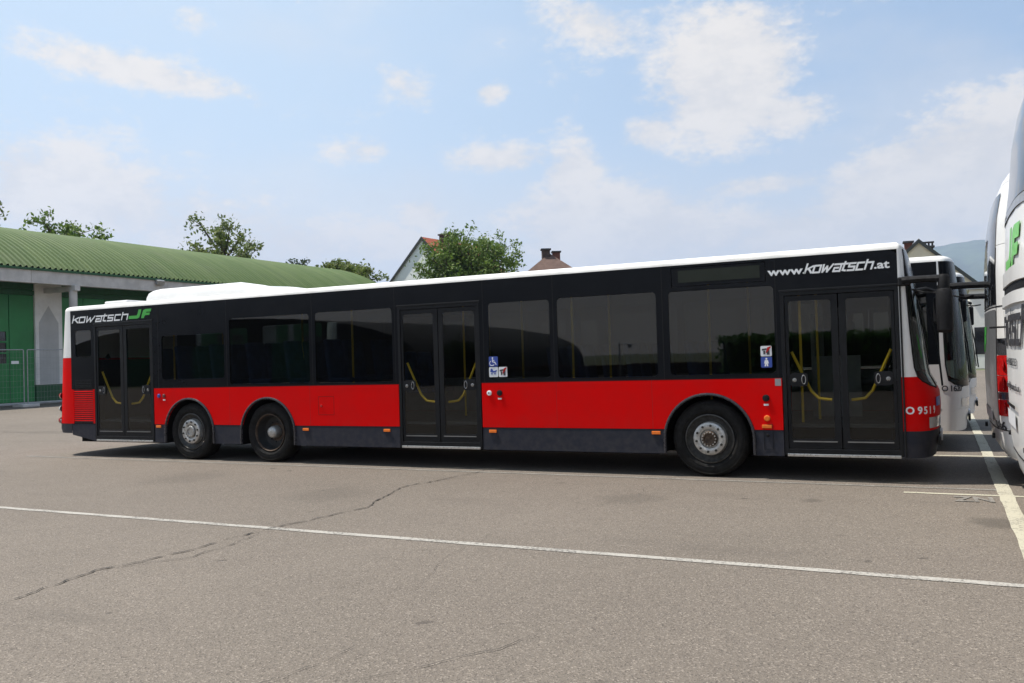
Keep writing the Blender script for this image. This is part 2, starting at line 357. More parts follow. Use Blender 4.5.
def crack(pts, w0, seed):
    rnd = random.Random(seed); P = []
    for i in range(len(pts)-1):
        a, b = Vector(pts[i]), Vector(pts[i+1]); k = max(4, int((b-a).length/.05))
        d = (b-a).normalized(); nn_ = Vector((-d.y, d.x)); off = 0
        for j in range(k):
            t = j/k; off = off*.8 + rnd.uniform(-.014, .014); P.append(a.lerp(b, t) + nn_*off*(4*t*(1-t)+.4))
    P.append(Vector(pts[-1])); vs = []
    for i, p_ in enumerate(P):
        d = (P[min(i+1, len(P)-1)] - P[max(i-1, 0)]).normalized(); n_ = Vector((-d.y, d.x))
        ww = w0*.95*rnd.uniform(.15, 1)*min(1, .3+4*min(i, len(P)-1-i)/len(P))
        if rnd.random() < .12: ww *= .1
        vs += [(p_.x-n_.x*ww, p_.y-n_.y*ww, .009), (p_.x+n_.x*ww, p_.y+n_.y*ww, .009)]
    mb = MB(); mb.add(vs, [(2*i, 2*i+2, 2*i+3, 2*i+1) for i in range(len(P)-1)])
    tag(mb.build('asphalt_crack', M_crack, recalc=False), kind='structure')
crack([(-6.1, 3.4), (-5.68, 3.7), (-5.9, 4.6), (-5.72, 5.4), (-5.74, 6.3), (-5.5, 7.6), (-5.95, 8.9), (-5.79, 9.9), (-5.68, 10.5), (-5.75, 11.0)], .013, 1)
crack([(-5.9, 4.6), (-5.5, 5.2), (-5.6, 5.9), (-5.74, 6.3)], .006, 2)
crack([(-2.63, 3.41), (-2.35, 3.8), (-2.14, 4.11), (-2.0, 4.5)], .0035, 3)
crack([(-3.0, 3.0), (-2.9, 3.6), (-2.95, 4.0)], .003, 5)
crack([(-8.9, 4.4), (-8.2, 5.1), (-8.1, 5.5)], .006, 6)
crack([(-28, 14.5), (-24, 14.2), (-20, 14.9), (-16.5, 14.6), (-13.5, 15.2)], .03, 7)
crack([(-3.6, 7.0), (-3.3, 7.9), (-3.0, 9.1), (-3.1, 9.9)], .0022, 8)
crack([(-3.2, 4.9), (-3.5, 5.8), (-3.6, 7.0)], .0022, 9)

# ------------------------------------------------------------------ city bus
def make_bus(loc, livery, label, group=None, number='9519', full=True, xrear=-14.64, name='city_bus'):
    T = empty(name, loc); tag(T, label, 'bus', group); WID = 2.5; B = WID/2
    body_hi = M_white; body_lo = M_red if livery == 'red' else M_white
    skirt = M_grey if livery == 'red' else M_white
    FZ = [(.28, -.05), (.55, -.01), (.85, .01), (1.0, 0), (1.12, -.05), (1.22, -.10), (1.8, -.16), (2.3, -.22), (2.66, -.29), (2.8, -.33)]
    RZ = [(.28, xrear-.14), (.5, xrear-.30), (.75, xrear-.27), (1.2, xrear-.22), (1.8, xrear-.16), (2.4, xrear-.04), (2.8, xrear+.04)]
    if not full:
        FZ = [(.28, -.05), (.55, -.01), (.85, .01), (1.2, 0), (1.8, -.04), (2.3, -.09), (2.66, -.13), (2.8, -.16)]; T.scale.z = 1.045
    def lerp(tb, z):
        if z <= tb[0][0]: return tb[0][1]
        for (a, p), (b, q) in zip(tb, tb[1:]):
            if z <= b: return p+(q-p)*(z-a)/(b-a)
        return tb[-1][1]
    XJ = -.38; XR = xrear+.42; NF = 3.4
    def fpt(t, z, ins=0.0):     # t 0..180: near side round the nose to the far side
        a = lerp(FZ, z)-XJ-ins; b = B-ins; c, s = math.cos(R(t)), math.sin(R(t))
        return Vector((XJ + a*abs(s)**(2/NF), B - b*math.copysign(abs(c)**(2/NF), c), z))
    def rpt(t, z, ins=0.0):     # t 0..180: far side round the tail to the near side
        a = XR-lerp(RZ, z)-ins; b = B-ins; c, s = math.cos(R(t)), math.sin(R(t)); n = 3.0
        return Vector((XR - a*abs(s)**(2/n), B + b*math.copysign(abs(c)**(2/n), c), z))
    def tcut(xc, z):
        a = lerp(FZ, z)-XJ; q = max(0, min(1, (xc-XJ)/a)); return math.degrees(math.asin(q**(NF/2)))
    TS = [0, 2, 5, 9, 14, 20, 27, 35, 45, 57, 70, 90]; TS = TS + [180-t for t in TS[-2::-1]]
    def loft(rows, name_, m, closed=False, parent=T, smooth=True):
        mb = MB(); n = len(rows[0]); vs = [p for r in rows for p in r]; fs = []
        for i in range(len(rows)-1):
            for j in range(n if closed else n-1):
                fs.append((i*n+j, i*n+(j+1) % n, (i+1)*n+(j+1) % n, (i+1)*n+j))
        if closed: fs.append(tuple((len(rows)-1)*n+j for j in range(n)))
        mb.add(vs, fs); return mb.build(name_, m, parent, smooth=smooth)
    # roof shell
    rows = []
    for z, ins in ((2.645, 0), (2.675, .003), (2.70, .02), (2.718, .05), (2.73, .10), (2.738, .2), (2.742, .4)):
        rows.append([fpt(t, z, ins) for t in TS] + [rpt(t, z, ins) for t in TS])
    loft(rows, 'roof', mat('roof_white', (.70, .69, .66), .5, var=.16, vscale=1.6), closed=True)
    # nose: skirt, lower body, windscreen, pillars
    def band(z0, z1, n=7): return [z0+(z1-z0)*i/(n-1) for i in range(n)]
    loft([[fpt(t, z, 0) for t in TS] for z in band(.29, .59, 4)], 'front_bumper', skirt)
    XC = [(1.06, -.04), (1.12, -.13), (1.18, -.21), (1.3, -.245), (1.6, -.27), (1.9, -.285), (2.3, -.305), (2.55, -.315), (2.645, -.325)]
    if not full: XC = [(.90, -.10), (.96, -.26), (1.04, -.31), (2.3, -.335), (2.5, -.345), (2.645, -.35)]
    zl = XC[0][0]; zs = [zl, zl+.04, zl+.09, 1.2, 1.3, 1.45, 1.7, 2.0, 2.28]
    fp = loft([[fpt(t, z) for t in TS] for z in band(.592, XC[0][0], 9)], 'front_panel', body_lo)
    def screen_row(z, k=18):
        tc_ = tcut(lerp(XC, z), z); return [fpt(tc_+(180-2*tc_)*i/k, z) for i in range(k+1)]
    # finer sampling near the corners
    def srow(z):
        tc_ = tcut(lerp(XC, z), z); us = [0, .02, .05, .09, .14, .2, .28, .38, .5]; us += [1-u for u in us[-2::-1]]
        return [fpt(tc_+(180-2*tc_)*u, z) for u in us]
    loft([srow(z) for z in zs], 'windscreen', M_wind)
    loft([srow(z) for z in (2.285, 2.4, 2.55, 2.645)], 'destination_glass', M_black if livery == 'red' else M_black)
    zp = zs + [2.4, 2.55, 2.645]
    for side in (0, 1):
        def prow(z):
            tc_ = tcut(lerp(XC, z), z); us = [0, .15, .35, .6, .85, 1]
            ts = [tc_*u for u in us]
            if side: ts = [180-t for t in ts]
            return [fpt(t, z) for t in ts]
        loft([prow(z) for z in zp if z >= 1.2], 'front_pillar', M_white)
        loft([prow(z) for z in zp if z <= 1.2], 'front_corner', body_lo)
    # black weather strip along the windscreen edge, near side
    for side in (0, 1):
        pts = []
        for z in zp:
            t_ = tcut(lerp(XC, z), z); pts.append(fpt(180-t_ if side else t_, z) + Vector((.002, 0, 0)))
        MB().tube(pts, .010, 6).build('windscreen_seal', M_rub, T)
    # tail
    rz = [.42, .5, .59]
    loft([[rpt(t, z) for t in TS] for z in (.42, .5, .588)], 'rear_bumper', skirt)
    loft([[rpt(t, z) for t in TS] for z in (.592, .8, 1.0, 1.2, 1.4, 1.6, 1.79)], 'rear_panel', body_lo)
    loft([[rpt(t, z) for t in TS] for z in (1.794, 2.0, 2.2, 2.4, 2.645)], 'rear_upper', M_white)
    MB().plate(rect(.45, 1.5, 2.05, 2.35, .08), (), 0, .02, fn=lambda u, v, d: (lerp(RZ, v)-.012+d*0, u, v)).build('rear_window', M_black, T)
    # ---------------- near and far sides
    doors = [(-13.60, -12.13), (-7.10, -5.74), (-1.67, -.38)] if full else []
    wheels = [-11.31, -9.61, -2.575]; AR = .548; AZ = .47
    L0, L1 = XR, XJ
    def arch(cx, zlo, zhi=None):   # outline over one wheel from left to right
        pts = [(cx-AR, zlo)]
        for i in range(19):
            a = math.pi - math.pi*i/18; x_, z_ = cx+AR*math.cos(a), AZ+(AR+.01)*math.sin(a)
            if z_ >= zlo: pts.append((x_, z_))
        pts.append((cx+AR, zlo)); return pts
    def arch_lo(cx, z0, z1):       # the arch where it crosses a low band
        return [(cx-AR, z0), (cx-AR, AZ), (cx-math.sqrt(AR**2-(z1-AZ)**2), z1)], [(cx+math.sqrt(AR**2-(z1-AZ)**2), z1), (cx+AR, AZ), (cx+AR, z0)]
    if full: spans = [(-12.12, -7.11), (-5.73, -1.68)]
    else: spans = [(L0, L1)]
    def side_fn(far):
        return (lambda u, v, d: (u, WID-d, v)) if far else (lambda u, v, d: (u, d, v))
    for far in (False, True):
        fn = side_fn(far)
        sp_ = [(L0, L1)] if far else spans
        for (a, b) in sp_:
            ws = [w_ for w_ in wheels if a < w_ < b]
            out = [(b, 1.212), (a, 1.212), (a, .594)]
            for w_ in ws: out += [p for p in arch(w_, .594) if p[1] >= .594][1:-1] if False else [(w_-math.sqrt(AR**2-(.594-AZ)**2), .594)] + [(w_+AR*math.cos(t), AZ+AR*math.sin(t)) for t in [math.pi*(1-i/22) for i in range(2, 21)]] + [(w_+math.sqrt(AR**2-(.594-AZ)**2), .594)]
            out += [(b, .594)]
            MB().plate(out, (), 0, .03, fn).build('side_panel', body_lo, T)
            cuts = [a] + [c for w_ in ws for c in (w_-AR, w_+AR)] + [b]
            for i in range(0, len(cuts), 2):
                u0, u1 = cuts[i], cuts[i+1]; poly = [(u0, .285), (u1, .285)]
                if u1 != b: poly += [(u1, AZ), (u1+AR-math.sqrt(AR**2-(.588-AZ)**2), .588)]
                else: poly += [(u1, .588)]
                if u0 != a: poly += [(u0-AR+math.sqrt(AR**2-(.588-AZ)**2), .588), (u0, AZ)]
                else: poly += [(u0, .588)]
                MB().plate(poly, (), .004, .03, fn).build('skirt_panel', skirt, T)
    # window bands
    wins = [(-11.92, 1.36, -10.50, 2.10), (-10.38, 1.26, -8.74, 2.33), (-8.62, 1.25, -7.20, 2.34), (-5.60, 1.27, -4.67, 2.32), (-4.56, 1.26, -3.19, 2.33), (-3.03, 1.27, -1.74, 2.32)]
    small = [(-14.10, 1.80, -13.68, 2.28)]
    def window_band(far):
        fn = side_fn(far)
        if far:
            ww = [(-13.7, 1.8, -12.3, 2.3)] + [(-11.92, 1.3, -10.45, 2.32), (-10.35, 1.3, -8.75, 2.32), (-8.62, 1.3, -7.1, 2.32), (-6.95, 1.3, -5.3, 2.32), (-5.2, 1.3, -3.6, 2.32), (-3.5, 1.3, -1.9, 2.32), (-1.8, 1.1+.15, -.6, 2.32)]
            MB().plate(rect(L0, 1.216, L1, 2.645), [rect(*q, r=.05) for q in ww], 0, .03, fn).build('window_band', M_black if livery == 'red' else M_black, T)
            for q in ww: MB().plate(rect(q[0]+.003, q[1]+.003, q[2]-.003, q[3]-.003, .05), (), .006, .012, fn).build('window', M_glass, T)
            return
        out = [(L0, 1.216)]
        for (a, b) in doors:
            top = {-13.60: 2.375, -7.10: 2.345, -1.67: 2.235}[a]
            out += [(a, 1.216), (a, top), (b, top)] + ([(b, 1.216)] if b != doors[-1][1] else [(b, 1.216)])
        if out[-1][0] != L1: out.append((L1, 1.216))
        out += [(L1, 2.56), (L1-.02, 2.615), (L1-.08, 2.643), (L0, 2.643)]
        out = [q for i, q in enumerate(out) if i == 0 or (abs(q[0]-out[i-1][0])+abs(q[1]-out[i-1][1])) > 1e-6]
        disp = (-2.985, 2.375, -1.825, 2.615)
        hs = [rect(*q, r=.05) for q in wins+small] + [rect(*disp)]
        MB().plate(out, hs, 0, .03, fn).build('window_band', M_black, T)
        for q in wins+small:
            o = MB().plate(rect(q[0]+.004, q[1]+.004, q[2]-.004, q[3]-.004, .048), (), .005, .011, fn).build('window', M_glass, T)
        MB().plate(rect(disp[0]+.006, disp[1]+.006, disp[2]-.006, disp[3]-.006), (), .004, .02, fn).build('destination_display', M_black, T)
        MB().plate(rect(disp[0]+.09, disp[1]+.05, disp[2]-.07, disp[3]-.04), (), .001, .0038, fn).build('display_panel', M_led, T)
        # panel seams in the glazed band
        for x in (-12.0, -10.44, -8.68, -7.15, -5.68, -4.615, -3.11, -1.72):
            for z0, z1 in ((1.22, 2.64),):
                if x in (-12.0,): z0 = 1.22
                MB().box(x-.005, -.0015, z0, x+.005, .002, z1).build('panel_seam', M_rub, T)
    if full:
        window_band(False); window_band(True)
    else:
        for far in (False, True):
            fn = side_fn(far); ww = [(-14.0+1.95*i, 1.25, -12.2+1.95*i, 2.3) for i in range(7)]
            ww = [(a, b, min(c, L1-.15), d) for a, b, c, d in ww if a > L0+.1]
            MB().plate(rect(L0, 1.216, L1, 2.643), [rect(*q, r=.05) for q in ww], 0, .03, fn).build('window_band', M_black, T)
            for q in ww: MB().plate(rect(q[0]+.004, q[1]+.004, q[2]-.004, q[3]-.004, .048), (), .005, .011, fn).build('window', M_glass, T)
    # ---------------- interior and underbody
    fl = MB().box(L0, .64, .62, L1, WID-.64, .66)
    for a, b in ((L0, -11.93), (-10.68, -10.28), (-8.97, -3.2), (-1.95, L1)): fl.box(a, .10, .62, b, .638, .66).box(a, WID-.638, .62, b, WID-.10, .66)
    fl.build('floor', M_floor, T)
    lin = MB().box(L0+.02, WID-.07, 1.10, L1-.02, WID-.045, 1.235)
    for a, b in ((L0+.02, -11.95), (-10.66, -10.28), (-8.98, -3.22), (-1.93, L1-.02)): lin.box(a, WID-.07, .66, b, WID-.045, 1.098)
    for a, b in ([(-12.10, -7.13), (-5.71, -1.70)] if full else [(L0, L1)]): lin.box(a, .045, 1.10, b, .07, 1.205)
    lin.build('side_lining', M_in, T)
    MB().box(L0, .06, 2.50, L1, WID-.06, 2.53).build('ceiling', M_in, T)
    MB().box(L0-.1, .25, .60, L0+.55, WID-.25, 1.74).build('engine_cover', M_dark, T)
    ub = MB()
    for a, b in ((L0+.1, -12.0), (-10.66, -10.28), (-8.95, -3.25), (-1.88, -.5)): ub.box(a, .12, .26, b, WID-.12, .60)
    ub.box(L0+.1, .62, .25, -.5, WID-.62, .62); ub.build('underbody', M_dark, T)
    for cx in wheels:
        for yy, sgn in ((0, 1), (WID, -1)):
            mb = MB(); n = 20; vs = []
            for d in (.02, .60):
                for i in range(n+1):
                    a = math.pi*i/n; vs.append((cx-(AR+.012)*math.cos(a), yy+sgn*d, AZ+(AR+.02)*math.sin(a)))
                vs += [(cx+AR+.012, yy+sgn*d, .30), (cx-AR-.012, yy+sgn*d, .30)]
            k = n+3
            fs = [(i, i+1, k+i+1, k+i) for i in range(n+1)] + [(n+2, 0, k, k+n+2)] + [tuple(range(k, 2*k))]
            mb.add(vs, fs); mb.build('wheel_well', M_dark, T)
            # moulded arch lip
            pts = [(cx-(AR+.005)*math.cos(math.pi*i/24), yy-sgn*.004, AZ+(AR+.008)*math.sin(math.pi*i/24)) for i in range(25)]
            pts = [(cx-AR-.005, yy-sgn*.004, .29)] + pts + [(cx+AR+.005, yy-sgn*.004, .29)]
            MB().tube(pts, .019, 8).build('arch_trim', mat('arch_trim_grey', (.018, .018, .023), .28, coat=.2, var=.1), T, smooth=True)
    if full:
        sx = [-13.2, -12.4, -11.5, -10.7, -9.9, -9.1, -8.3, -7.6, -5.0, -4.2, -3.4, -2.6]
        for i, x in enumerate(sx):
            for y in ((1.45, 1.92) if x in (-13.2, -12.4, -5.0, -7.6) else (.35, .82, 1.6, 2.02)):
                zb = .95 if x < -8 else .72
                mb = MB(); mb.box(x-.20, y-.2, zb+.30, x+.22, y+.2, zb+.38)
                mb.box(x-.26, y-.2, zb+.36, x-.19, y+.2, zb+.98, rot=Euler((0, R(-8), 0)).to_matrix())
                mb.build('seat', M_seat, T, bevel=.025)
        # passenger rails
        def rail(pts, r=.016): MB().tube(pts, r, 8).build('handrail', M_yel, T, smooth=True)
        for x, y in ((-5.34, .55), (-4.39, .12), (-4.0, .5), (-2.64, .5), (-2.35, 1.6), (-6.72, 1.3), (-6.30, 1.35), (-9.9, 1.25), (-11.4, .9), (-12.6, .9), (-8.1, .25), (-1.50, .35), (-1.37, .9)):
            rail([(x, y, .64), (x, y, 2.5)])
        # driver's place
        MB().box(-1.15, 1.5, 1.05, -.7, 2.0, 1.15).box(-1.22, 1.52, 1.1, -1.12, 1.98, 1.95).box(-1.2, 1.63, 1.95, -1.13, 1.87, 2.1).build('driver_seat', mat('driver_seat_grey', (.10, .10, .11), .8), T, bevel=.04)
        MB().box(-.50, .30, .64, -.22, 2.25, 1.12).build('dashboard', M_dark, T, bevel=.05)
        wheel_pts = [(-.62+.08*math.sin(2*math.pi*i/20), 1.75+.22*math.cos(2*math.pi*i/20), 1.25+.2*math.sin(2*math.pi*i/20)) for i in range(21)]
        MB().tube(wheel_pts, .014, 6).build('steering_wheel', M_rub, T)
        MB().box(-1.5, 1.30, .66, -1.46, 2.4, 2.0).box(-1.46, 1.3, .66, -.9, 1.33, 1.45).build('driver_partition', M_in, T)
    # ---------------- doors
    def door(x0, x1, ztop, fn=None):
        zb = .33; mb = MB()
        mb.plate([(x0, zb-.03), (x1, zb-.03), (x1, ztop), (x0, ztop)], [rect(x0+.045, zb+.045, x1-.045, ztop-.05)], -.004, .05); D = mb.build('door', M_frame, T, bevel=.004)
        xm = (x0+x1)/2
        for k, (a, b) in enumerate(((x0+.05, xm-.006), (xm+.006, x1-.05))):
            l = .035 if k == 0 else .075; r_ = .075 if k == 0 else .035
            g_ = (a+l, zb+.16, b-r_, ztop-.115)
            MB().plate(rect(a, zb+.05, b, ztop-.055, .015), [rect(*g_, r=.03)], .008, .04).build('door_leaf', M_frame, D, bevel=.004)
            MB().plate(rect(g_[0]+.002, g_[1]+.002, g_[2]-.002, g_[3]-.002, .03), (), .013, .019).build('door_glass', M_dglass, D)
            MB().box(a+.05, .002, zb+.125, b-.05, .010, zb+.138).build('door_strip', mat('dull_steel_strip', (.22, .22, .22), .4, .7), D)
            # handle plate, push button and grip
            ho = a+.035 if k == 0 else b-.035; sg = 1 if k == 0 else -1
            MB().plate(rect(min(ho, ho+sg*.20), 1.11, max(ho, ho+sg*.20), 1.27, .04), (), .002, .012).build('handle_plate', M_frame, D)
            bx = ho+sg*.05; MB().lathe([(0.0, -.010), (.012, -.010), (.014, -.004), (.024, -.003), (.024, .006)], 16, (bx, 0, 1.185)).build('door_button', mat('dim_chrome', (.30, .30, .30), .3, .9, var=.1), D, smooth=True)
            gx = ho+sg*.155
            ring = [(gx+.022*math.cos(t)*1, -.006, 1.19+(.052 if abs(math.sin(t)) > .1 else .052)*math.sin(t)) for t in [2*math.pi*i/16 for i in range(17)]]
            MB().tube(ring, .0045, 6).build('door_grip', mat('dim_chrome', (.30, .30, .30), .3, .9), D)
            # yellow inner grab bar: a slanted piece, then level towards the middle
            e0 = a+.05 if k == 0 else b-.05; e1 = b-.10 if k == 0 else a+.10
            q = [e0, e0+(e1-e0)*.22, e0+(e1-e0)*.48, e0+(e1-e0)*.66, e0+(e1-e0)*.80, e1]
            MB().tube([(q[0], .085, 1.52), (q[1], .085, 1.30), (q[2], .085, 1.05), (q[3], .085, .965), (q[4], .085, .955), (q[5], .085, .945)], .017, 8).build('grab_bar', M_yel, D, smooth=True)
        MB().box(x0+.03, -.012, zb-.045, x1-.03, .05, zb-.012).build('door_sill', M_alu, D, bevel=.004)
        MB().box(x0-.01, -.012, ztop-.005, x1+.02, .02, ztop+.022).build('rain_gutter', M_frame, D, bevel=.005)
        return D
    if full:
        door(-13.60, -12.13, 2.375); door(-7.10, -5.74, 2.345); door(-1.67, -.38, 2.235)
        # engine grille behind the last door
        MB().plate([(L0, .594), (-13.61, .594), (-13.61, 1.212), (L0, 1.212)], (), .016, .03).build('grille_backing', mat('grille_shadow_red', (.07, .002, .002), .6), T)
        mb = MB()
        for i in range(15):
            z = .64+i*.0375; mb.box(-14.16, -.002, z, -13.66, .014, z+.017, rot=Euler((R(-20), 0, 0)).to_matrix())
        mb.build('engine_grille', M_red, T)
        MB().plate([(L0, .594), (-14.17, .594), (-14.17, 1.212), (L0, 1.212)], (), 0, .013).build('side_panel', M_red, T)
        MB().plate(rect(-13.655, .6, -13.612, 1.21), (), 0, .013).build('side_panel', M_red, T)
        mb = MB()
        for i in range(5): mb.box(-14.12, -.006, 1.25+i*.03, -13.68, .0, 1.262+i*.03)
        mb.build('vent_grille', M_frame, T)
        MB().plate([(-13.61, .285), (-13.61, .588), (L0, .588), (L0, .39)], (), .004, .03).build('skirt_panel', M_grey, T)
        MB().box(-14.16, -.001, .60, -13.66, .003, .62).build('grille_edge', M_rub, T)
        # roof fittings
        rows = []
        for z, ins in ((2.72, 0), (2.82, .01), (2.90, .04), (2.945, .10), (2.975, .2), (2.985, .4)):
            rows.append([( -12.75+ins*1.3, .42+ins*.6, z), (-12.75+ins*1.3+.02, WID-.42-ins*.6, z), (-10.5-ins*.5, WID-.42-ins*.6, z), (-9.9-ins*1.6, WID-.42-ins*.6, 2.72+(z-2.72)*.75), (-9.25-ins*2.0, WID-.42-ins*.6, 2.72+(z-2.72)*.12),
                         (-9.25-ins*2.0, .42+ins*.6, 2.72+(z-2.72)*.12), (-9.9-ins*1.6, .42+ins*.6, 2.72+(z-2.72)*.75), (-10.5-ins*.5, .42+ins*.6, z)])
        loft([[Vector(p) for p in r] for r in rows], 'roof_unit', M_white, closed=True)
        MB().box(-13.75, .35, 2.72, -13.15, .9, 2.81).build('roof_hatch', M_white, T, bevel=.025)
        # lettering
        fnl = lambda u, v, d: (u, -.001-d, v)
        mb = MB(); wordmark(mb, 'kowatsch', -14.16, 2.425, .125, 1.46, fnl); mb.build('lettering', M_let, T)
        mb = MB(); jf_mark(mb, -12.70, 2.43, .155, .50, fnl); mb.build('emblem', M_grn, T)
        text('lettering', 'www.', .128, M_let, T, side_matrix(-1.795, -.001, 2.437), .002, bold=.0035, wscale=1.42)
        mb = MB(); wordmark(mb, 'kowatsch', -1.375, 2.440, .105, .745, fnl); mb.build('lettering', M_let, T)
        text('lettering', '.at', .128, M_let, T, side_matrix(-.625, -.001, 2.440), .002, bold=.0035, wscale=1.3)
        # notices by the doors
        def sticker(x0, z0, x1, z1, m, glyph, gm):
            s_ = MB().plate(rect(x0, z0, x1, z1, .014), (), -.0005, .003).build('sticker', m, T)
            ws_ = x1-x0; hs_ = z1-z0; P = lambda a, b: (x0+a*ws_, z0+b*hs_)
            mb = MB()
            if glyph == 'chair':
                def st(pts, r): mb.tube([(P(*q)[0], -.002, P(*q)[1]) for q in pts], r, 6)
                mb.lathe([(0, -.003), (.011, -.003), (.011, .0)], 12, (P(.42, .86)[0], 0, P(.42, .86)[1]))
                st([(.42, .78), (.43, .46), (.66, .44), (.82, .18)], .006); st([(.43, .62), (.62, .62)], .004)
                st([(.36+.27*math.cos(a), .33+.24*math.sin(a)) for a in [R(110+22*i) for i in range(11)]], .004)
            elif glyph == 'pram':
                mb.plate([P(.12, .55), P(.3, .45), P(.75, .45), P(.9, .72), P(.5, .6), P(.35, .85), P(.2, .85)], (), -.003, 0)
                mb.plate(rect(*P(.2, .28), *P(.4, .38)), (), -.003, 0); mb.plate(rect(*P(.55, .28), *P(.75, .38)), (), -.003, 0)
            elif glyph == 'walk':
                mb.lathe([(0, -.003), (.012, -.003), (.012, .0)], 12, (P(.5, .82)[0], 0, P(.5, .82)[1]))
                mb.plate([P(.36, .7), P(.64, .7), P(.72, .38), P(.62, .40), P(.66, .12), P(.54, .12), P(.5, .36), P(.44, .12), P(.32, .12), P(.38, .4), P(.28, .38)], (), -.003, 0)
            elif glyph == 'figure':
                mb.plate([P(.55, .15), P(.8, .15), P(.8, .68), P(.55, .68)], (), -.003, 0); mb.plate([P(.12, .55), P(.55, .62), P(.55, .78), P(.12, .72)], (), -.003, 0); mb.plate([P(.25, .2), P(.42, .2), P(.42, .55), P(.25, .55)], (), -.003, 0)
                mb2 = MB(); mb2.plate([P(.62, .85), P(.92, .96), P(.96, .88), P(.5, .3), P(.46, .36)], (), -.004, -.003); mb2.build('mark', M_redlens, s_)
            mb.build('symbol', gm, s_)
        sticker(-5.605, 1.435, -5.465, 1.575, M_blue, 'chair', M_let); sticker(-5.605, 1.29, -5.465, 1.428, M_stw, 'pram', M_blue)
        sticker(-5.455, 1.29, -5.325, 1.428, M_stw, 'figure', M_letd)
        sticker(-1.915, 1.475, -1.785, 1.60, M_stw, 'figure', M_letd); sticker(-1.915, 1.34, -1.785, 1.468, M_blue, 'walk', M_let)
        # side marker lamps, buttons, flaps
        for x, z in ((-12.02, .555), (-8.84, .535), (-7.33, .535), (-5.57, .54), (-3.24, .545), (-1.87, .635)):
            MB().box(x-.058, -.014, z-.021, x+.058, .004, z+.021).build('marker_lamp', M_amber, T, bevel=.006)
        def button(x, z, m, r=.032): MB().lathe([(0, -.02), (r*.7, -.02), (r*.8, -.014), (r, -.012), (r, .002)], 20, (x, 0, z)).build('push_button', m, T, smooth=True)
        button(-12.0, 1.08, M_blue, .034); button(-11.88, 1.08, mat('dark_red_button', (.12, .02, .02), .4), .034); button(-5.61, 1.07, M_let, .036); button(-5.45, 1.07, M_frame, .04); button(-1.87, .975, M_frame, .042)
        button(-5.61, 1.07, M_redlens, .018); button(-1.865, .735, M_amber, .036)
        for x, z in ((-11.88, 1.01), (-5.45, .99), (-1.87, .895)): MB().box(x-.028, -.002, z-.011, x+.028, .002, z+.011).build('sticker', M_stw, T)
        for (a, b, c, d) in ((-8.59, .76, -8.29, 1.045), (-1.91, .36, -1.80, .66)):
            mb = MB(); mb.plate(rect(a, b, c, d, .01), [rect(a+.005, b+.005, c-.005, d-.005, .008)], -.001, .002); mb.build('flap_seam', M_rub, T)
        button(-8.53, .90, M_redlens, .02); button(-1.865, .53, M_rub, .018); MB().box(-1.76, -.001, 1.12, -1.69, .002, 1.205).build('label_plate', mat('grey_label', (.25, .25, .26), .4), T)
        # seams on the coloured panels
        for x in (-10.40, -8.75, -4.6, -3.28): MB().box(x-.002, -.0008, .6, x+.002, .002, 1.21).build('panel_seam', mat('seam_dark_red', (.25, .006, .006), .5), T)
        # bottom seam where the black band meets red
        MB().box(-12.12, -.001, 1.211, -7.11, .003, 1.217).build('band_seam', M_rub, T); MB().box(-5.73, -.001, 1.211, -1.68, .003, 1.217).build('band_seam', M_rub, T)
        # tail lamps
        for z, m in ((1.10, M_redlens), (.86, M_clear), (.64, M_redlens)):
            for t_ in (151, 29):
                pl = rpt(t_, z); MB().lathe([(0, -.045), (.035, -.038), (.055, -.02), (.062, .02)], 18, tuple(pl), 'X').build('tail_lamp', m, T, smooth=True)
        text('lettering', '9519', .11, M_let, T, Matrix.Translation(rpt(160, .60)+Vector((-.01, -.012, 0))) @ Matrix.Rotation(R(-38), 4, 'Z') @ Matrix.Rotation(R(90), 4, 'X'), .002)
    # ---------------- nose fittings
    for ch, u in zip(['O', *number], (-.305, -.205, -.150, -.105, -.066) if full else (-.33, -.245, -.20, -.162, -.13)):
        z = .785 if full else .84; t_ = tcut(u, z); p0 = fpt(t_, z); p1 = fpt(tcut(u+.012, z), z); d = (p1-p0); ang = math.atan2(d.y, d.x)
        M4 = Matrix.Translation(p0 + Vector((math.sin(ang), -math.cos(ang), 0))*.004) @ Matrix.Rotation(ang, 4, 'Z') @ Matrix.Rotation(R(90), 4, 'X')
        text('lettering', ch, .115 if full else .11, M_let if livery == 'red' else M_letd, T, M4, .001, bold=.003, align='CENTER')
    def nose_patch(name_, x0, x1, z0, z1, m, off=.006, far=False, k=6):
        rows = []
        for i in range(5):
            z = z0+(z1-z0)*i/4; r_ = []
            for j in range(k+1):
                x = x0+(x1-x0)*j/k; t_ = tcut(x, z) if x < 90 else x; t_ = 180-t_ if far else t_
                p_ = fpt(t_, z); q_ = fpt(t_+.5, z); d = (q_-p_).normalized(); n_ = Vector((d.y, -d.x, 0))
                r_.append(p_ + n_*off)
            rows.append(r_)
        return loft(rows, name_, m)
    for far in (False, True):
        nose_patch('headlight', -.12, -.008 if full else -.0, .62, .74, M_clear, far=far)
    if full: nose_patch('sticker', -.045, -.005, .86, .96, M_blue)
    # fog lamp and number plate on the bumper
    MB().box(.0-.03, .45, .40, -.0, .75, .50).box(-.03, WID-.75, .40, 0, WID-.45, .50).build('fog_lamp', M_black_hub, T, bevel=.01)
    MB().box(-.01, 1.0, .40, .015, 1.5, .51).build('number_plate', M_stw, T)
    # wipers
    for y in (.55, 1.6): MB().tube([(.03, y, 1.08), (.0, y+.25, 1.5), (-.08, y+.4, 2.0)], .012, 5).build('wiper', M_rub, T)
    # mirrors: a long arm from the corner of the roof, the mirror head hanging off its end
    MX = 0 if full else .42
